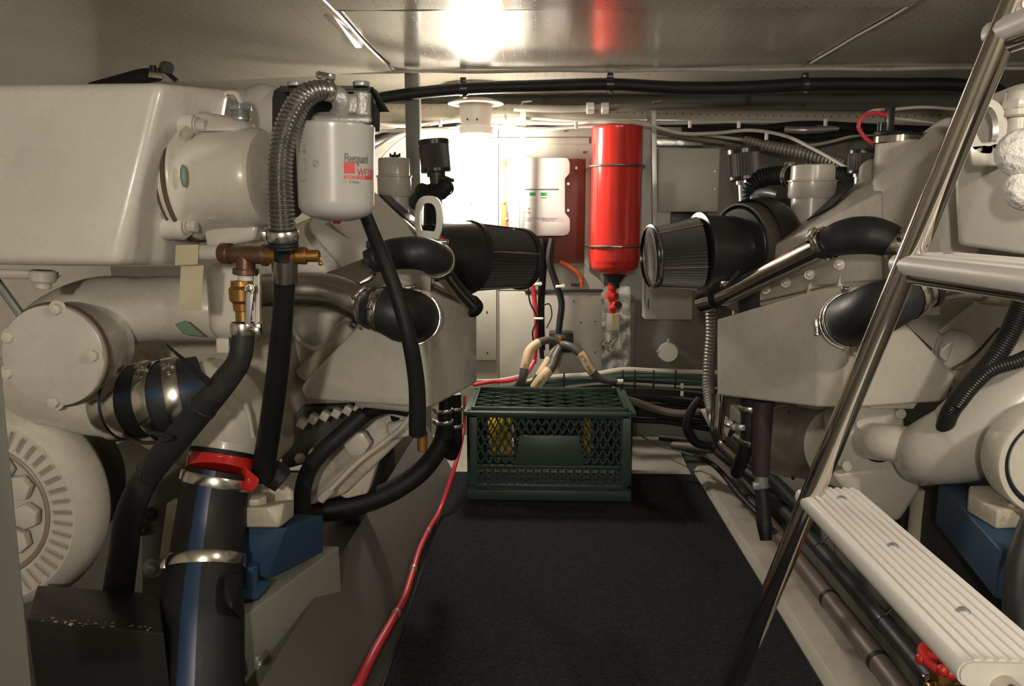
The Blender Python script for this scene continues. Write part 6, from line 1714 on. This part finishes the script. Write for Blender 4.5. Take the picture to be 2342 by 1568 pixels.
def lattice(g, org, U, Vv, xa, xb, za, zb2, step, slope, w, th):
    """diamond lattice in the plane org + U x + V z"""
    N_ = U.cross(Vv)
    for sgn in (1, -1):
        d = Vector((1, slope * sgn)).normalized()
        k = -60
        while k < 60:
            c = clip_line((xa + k * step, za), d, xa, xb, za, zb2)
            k += 1
            if not c: continue
            p0 = Vector((xa + (k - 1) * step + d[0] * c[0], za + d[1] * c[0])); p1 = Vector((xa + (k - 1) * step + d[0] * c[1], za + d[1] * c[1]))
            a = org + U * p0.x + Vv * p0.y; b = org + U * p1.x + Vv * p1.y
            t = (b - a).normalized(); s = N_.cross(t) * w / 2; q = N_ * th
            vs = [a - s, a + s, b + s, b - s]; vs += [v + q for v in vs]
            g.raw(vs, [[0, 3, 2, 1], [4, 5, 6, 7], [0, 1, 5, 4], [2, 3, 7, 6], [1, 2, 6, 5], [3, 0, 4, 7]])
g = G()
lattice(g, V3(0, y0 + .003, 0), XA, ZA, x0 + .028, x1 - .028, zb_ + .04, ztp - .015, .0235, 1.9, .0038, -.006)
front = g.done('front_lattice', greencrate, cr, weld=False)
# solid plate in the middle of the front
g = G()
cx__ = (x0 + x1) / 2
g.prism([V3(cx__ - .100, y0 + .001, zb_ + .105), V3(cx__ + .100, y0 + .001, zb_ + .105), V3(cx__ + .085, y0 + .001, ztp - .072), V3(cx__ - .085, y0 + .001, ztp - .072)][::1], (0, .008, 0), .001)
g.box((cx__, y0 + .005, zb_ + .100), (x1 - x0 - .06, .009, .006), bev=.001)
g.done('front_plate', greencrate, cr)
g = G()
lattice(g, V3(0, y1 - .009, 0), XA, ZA, x0 + .028, x1 - .028, zb_ + .02, ztp - .08, .0235, 1.9, .0042, -.006)
g.done('back_lattice', greencrate, cr, weld=False)
g = G()
g.box((cx__, y1 - .006, zb_ + .015), (x1 - x0 - .05, .006, .03)); g.box((cx__, y1 - .006, ztp - .045), (x1 - x0 - .05, .006, .07)); g.box((cx__, y1 - .006, (zb_ + ztp) / 2), (.222, .006, ztp - zb_ - .02))
for s in (-1, 1): g.box((cx__ + s * .215, y1 - .006, (zb_ + ztp) / 2), (.038, .006, ztp - zb_ - .02))
g.done('back_plate', greencrate, cr)
for x, nm in ((x0 + .008, 'side_lattice'), (x1 - .002, 'side_lattice')):
    g = G(); lattice(g, V3(x, 0, 0), YA, ZA, y0 + .028, y1 - .028, zb_ + .03, ztp - .015, .0235, 1.9, .0042, -.006)
    g.box((x - .003, (y0 + y1) / 2, zb_ + .06), (.005, y1 - y0 - .05, .07)); g.done(nm, greencrate, cr, weld=False)
g = G()
lattice(g, V3(0, 0, ztp - .010), XA, YA, x0 + .012, x1 - .012, y0 + .012, y1 - .012, .11, .5, .0045, .006)
g.done('top_lattice', greencrate, cr, weld=False)
# jugs glimpsed through the lattice
def jug(label, x, y, r, h, mt, cap):
    o = thing('jug', label, 'jug', V3(x, y, .012))
    g = G(); g.lathe(V3(x, y, .012), ZA, [(0, 0), (0, r * .92), (.008, r), (h * .62, r), (h * .72, r * .9), (h * .86, r * .4), (h * .9, r * .3), (h * .95, r * .3), (h * .95, 0)], 32); g.done('body', mt, o)
    g = G(); g.cyl(V3(x, y, .012 + h * .94), V3(x, y, .012 + h * 1.02), r * .38); g.done('cap', cap, o)
jug('yellow plastic jug glimpsed through the left lattice window of the crate', -.138, 2.60, .047, .185, yellow, blackplastic)
jug('slimmer yellow jug beside the crate centre, glimpsed through the right lattice window', .155, 2.62, .025, .19, yellow, redplastic)
jug('dark jug glimpsed through the right lattice window behind the crate', .215, 2.64, .030, .18, greyrubber, yellow)
# ================= ladder =================
ld = thing('ladder', 'polished steel tube ladder with three white ribbed treads at the right', 'ladder', A(.2, .9, 0))
s0 = P(2325, -10, .80); s1 = P(2300, 60, .80); s2 = P(2078, 600, .875); s3 = P(1885, 1062, .955)
up = (s1 - s3)
top = s3 + up * 1.28
low_ = s3 - up * ((s3.z - .01) / up.z)
def stile(dy):
    o = V3(.07 if dy else 0, dy, 0)
    G().sweep(Path([(low_ + o, .0135), (s3 + o, .0135), (top + o, .0135)], world=True, res=4), 32).done('side_rail', chrome, ld)
DY = -.40
stile(0); stile(DY)
def on_rail(z):
    f = (z - s3.z) / up.z
    return s3 + up * f
def tread(z, name='tread'):
    c = on_rail(z)
    ya, yb = c.y - .0 + .02, c.y + DY + .018
    w = .086; th = .022
    prof = []
    # rounded nose on each side, ribbed top
    nribs = 7
    for k in range(7):
        a = PI / 2 + PI * k / 6
        prof.append((-w / 2 + .010 + math.cos(a) * .010, math.sin(a) * .011 - .011))
    for k in range(7):
        a = -PI / 2 + PI * k / 6
        prof.append((w / 2 - .010 + math.cos(a) * .010, math.sin(a) * .011 - .011))
    xr = [w / 2 - .012 - (w - .024) * k / (nribs * 2 - 1) for k in range(nribs * 2)]
    top_ = []
    for k, x in enumerate(xr):
        hgt = .0020
        if k % 2 == 0: top_ += [(x + .0012, 0), (x + .0006, hgt)]
        else: top_ += [(x + .0008, hgt), (x, 0)]
    # centre rib a little higher for the screws
    prof += top_
    ox = .028
    g = G()
    g.prism([V3(c.x + ox + x, ya, z + y) for x, y in prof], (0, yb - ya, 0), 0)
    tr = g.done(name, treadwhite, ld, sharp=30)
    g = G(); g.sweep(Path([(V3(c.x + .004, ya - .015, z - .021), .0112), (V3(c.x + .022, yb - .035, z - .021), .0112)], world=True), 28); g.done('rung', chrome, ld)
    for f in (.09, .45, .80):
        g = G(); q = V3(c.x + ox + .003, ya + (yb - ya) * f, z + .0012)
        g.lathe(q, ZA, [(-.002, 0), (-.002, .0062), (0, .0062), (.0016, .004), (.0022, 0)], 24)
        g.done('screw', galv, tr)
    g = G(); g.hull([V3(c.x + ox + x * .97, yb - dy, z + y * .96 + (-.001 if y > 0 else 0)) for x, y in prof[:14] for dy in (0, .003)], 0); g.done('end_cap', whiteplastic, tr)
for (px, py, Y) in ((1850, 1110, 1.0), (2060, 582, .875), (2283, 40, .80)):
    tread(P(px, py, Y).z)
for o in bpy.data.objects:
    if 'org' in o: del o['org']
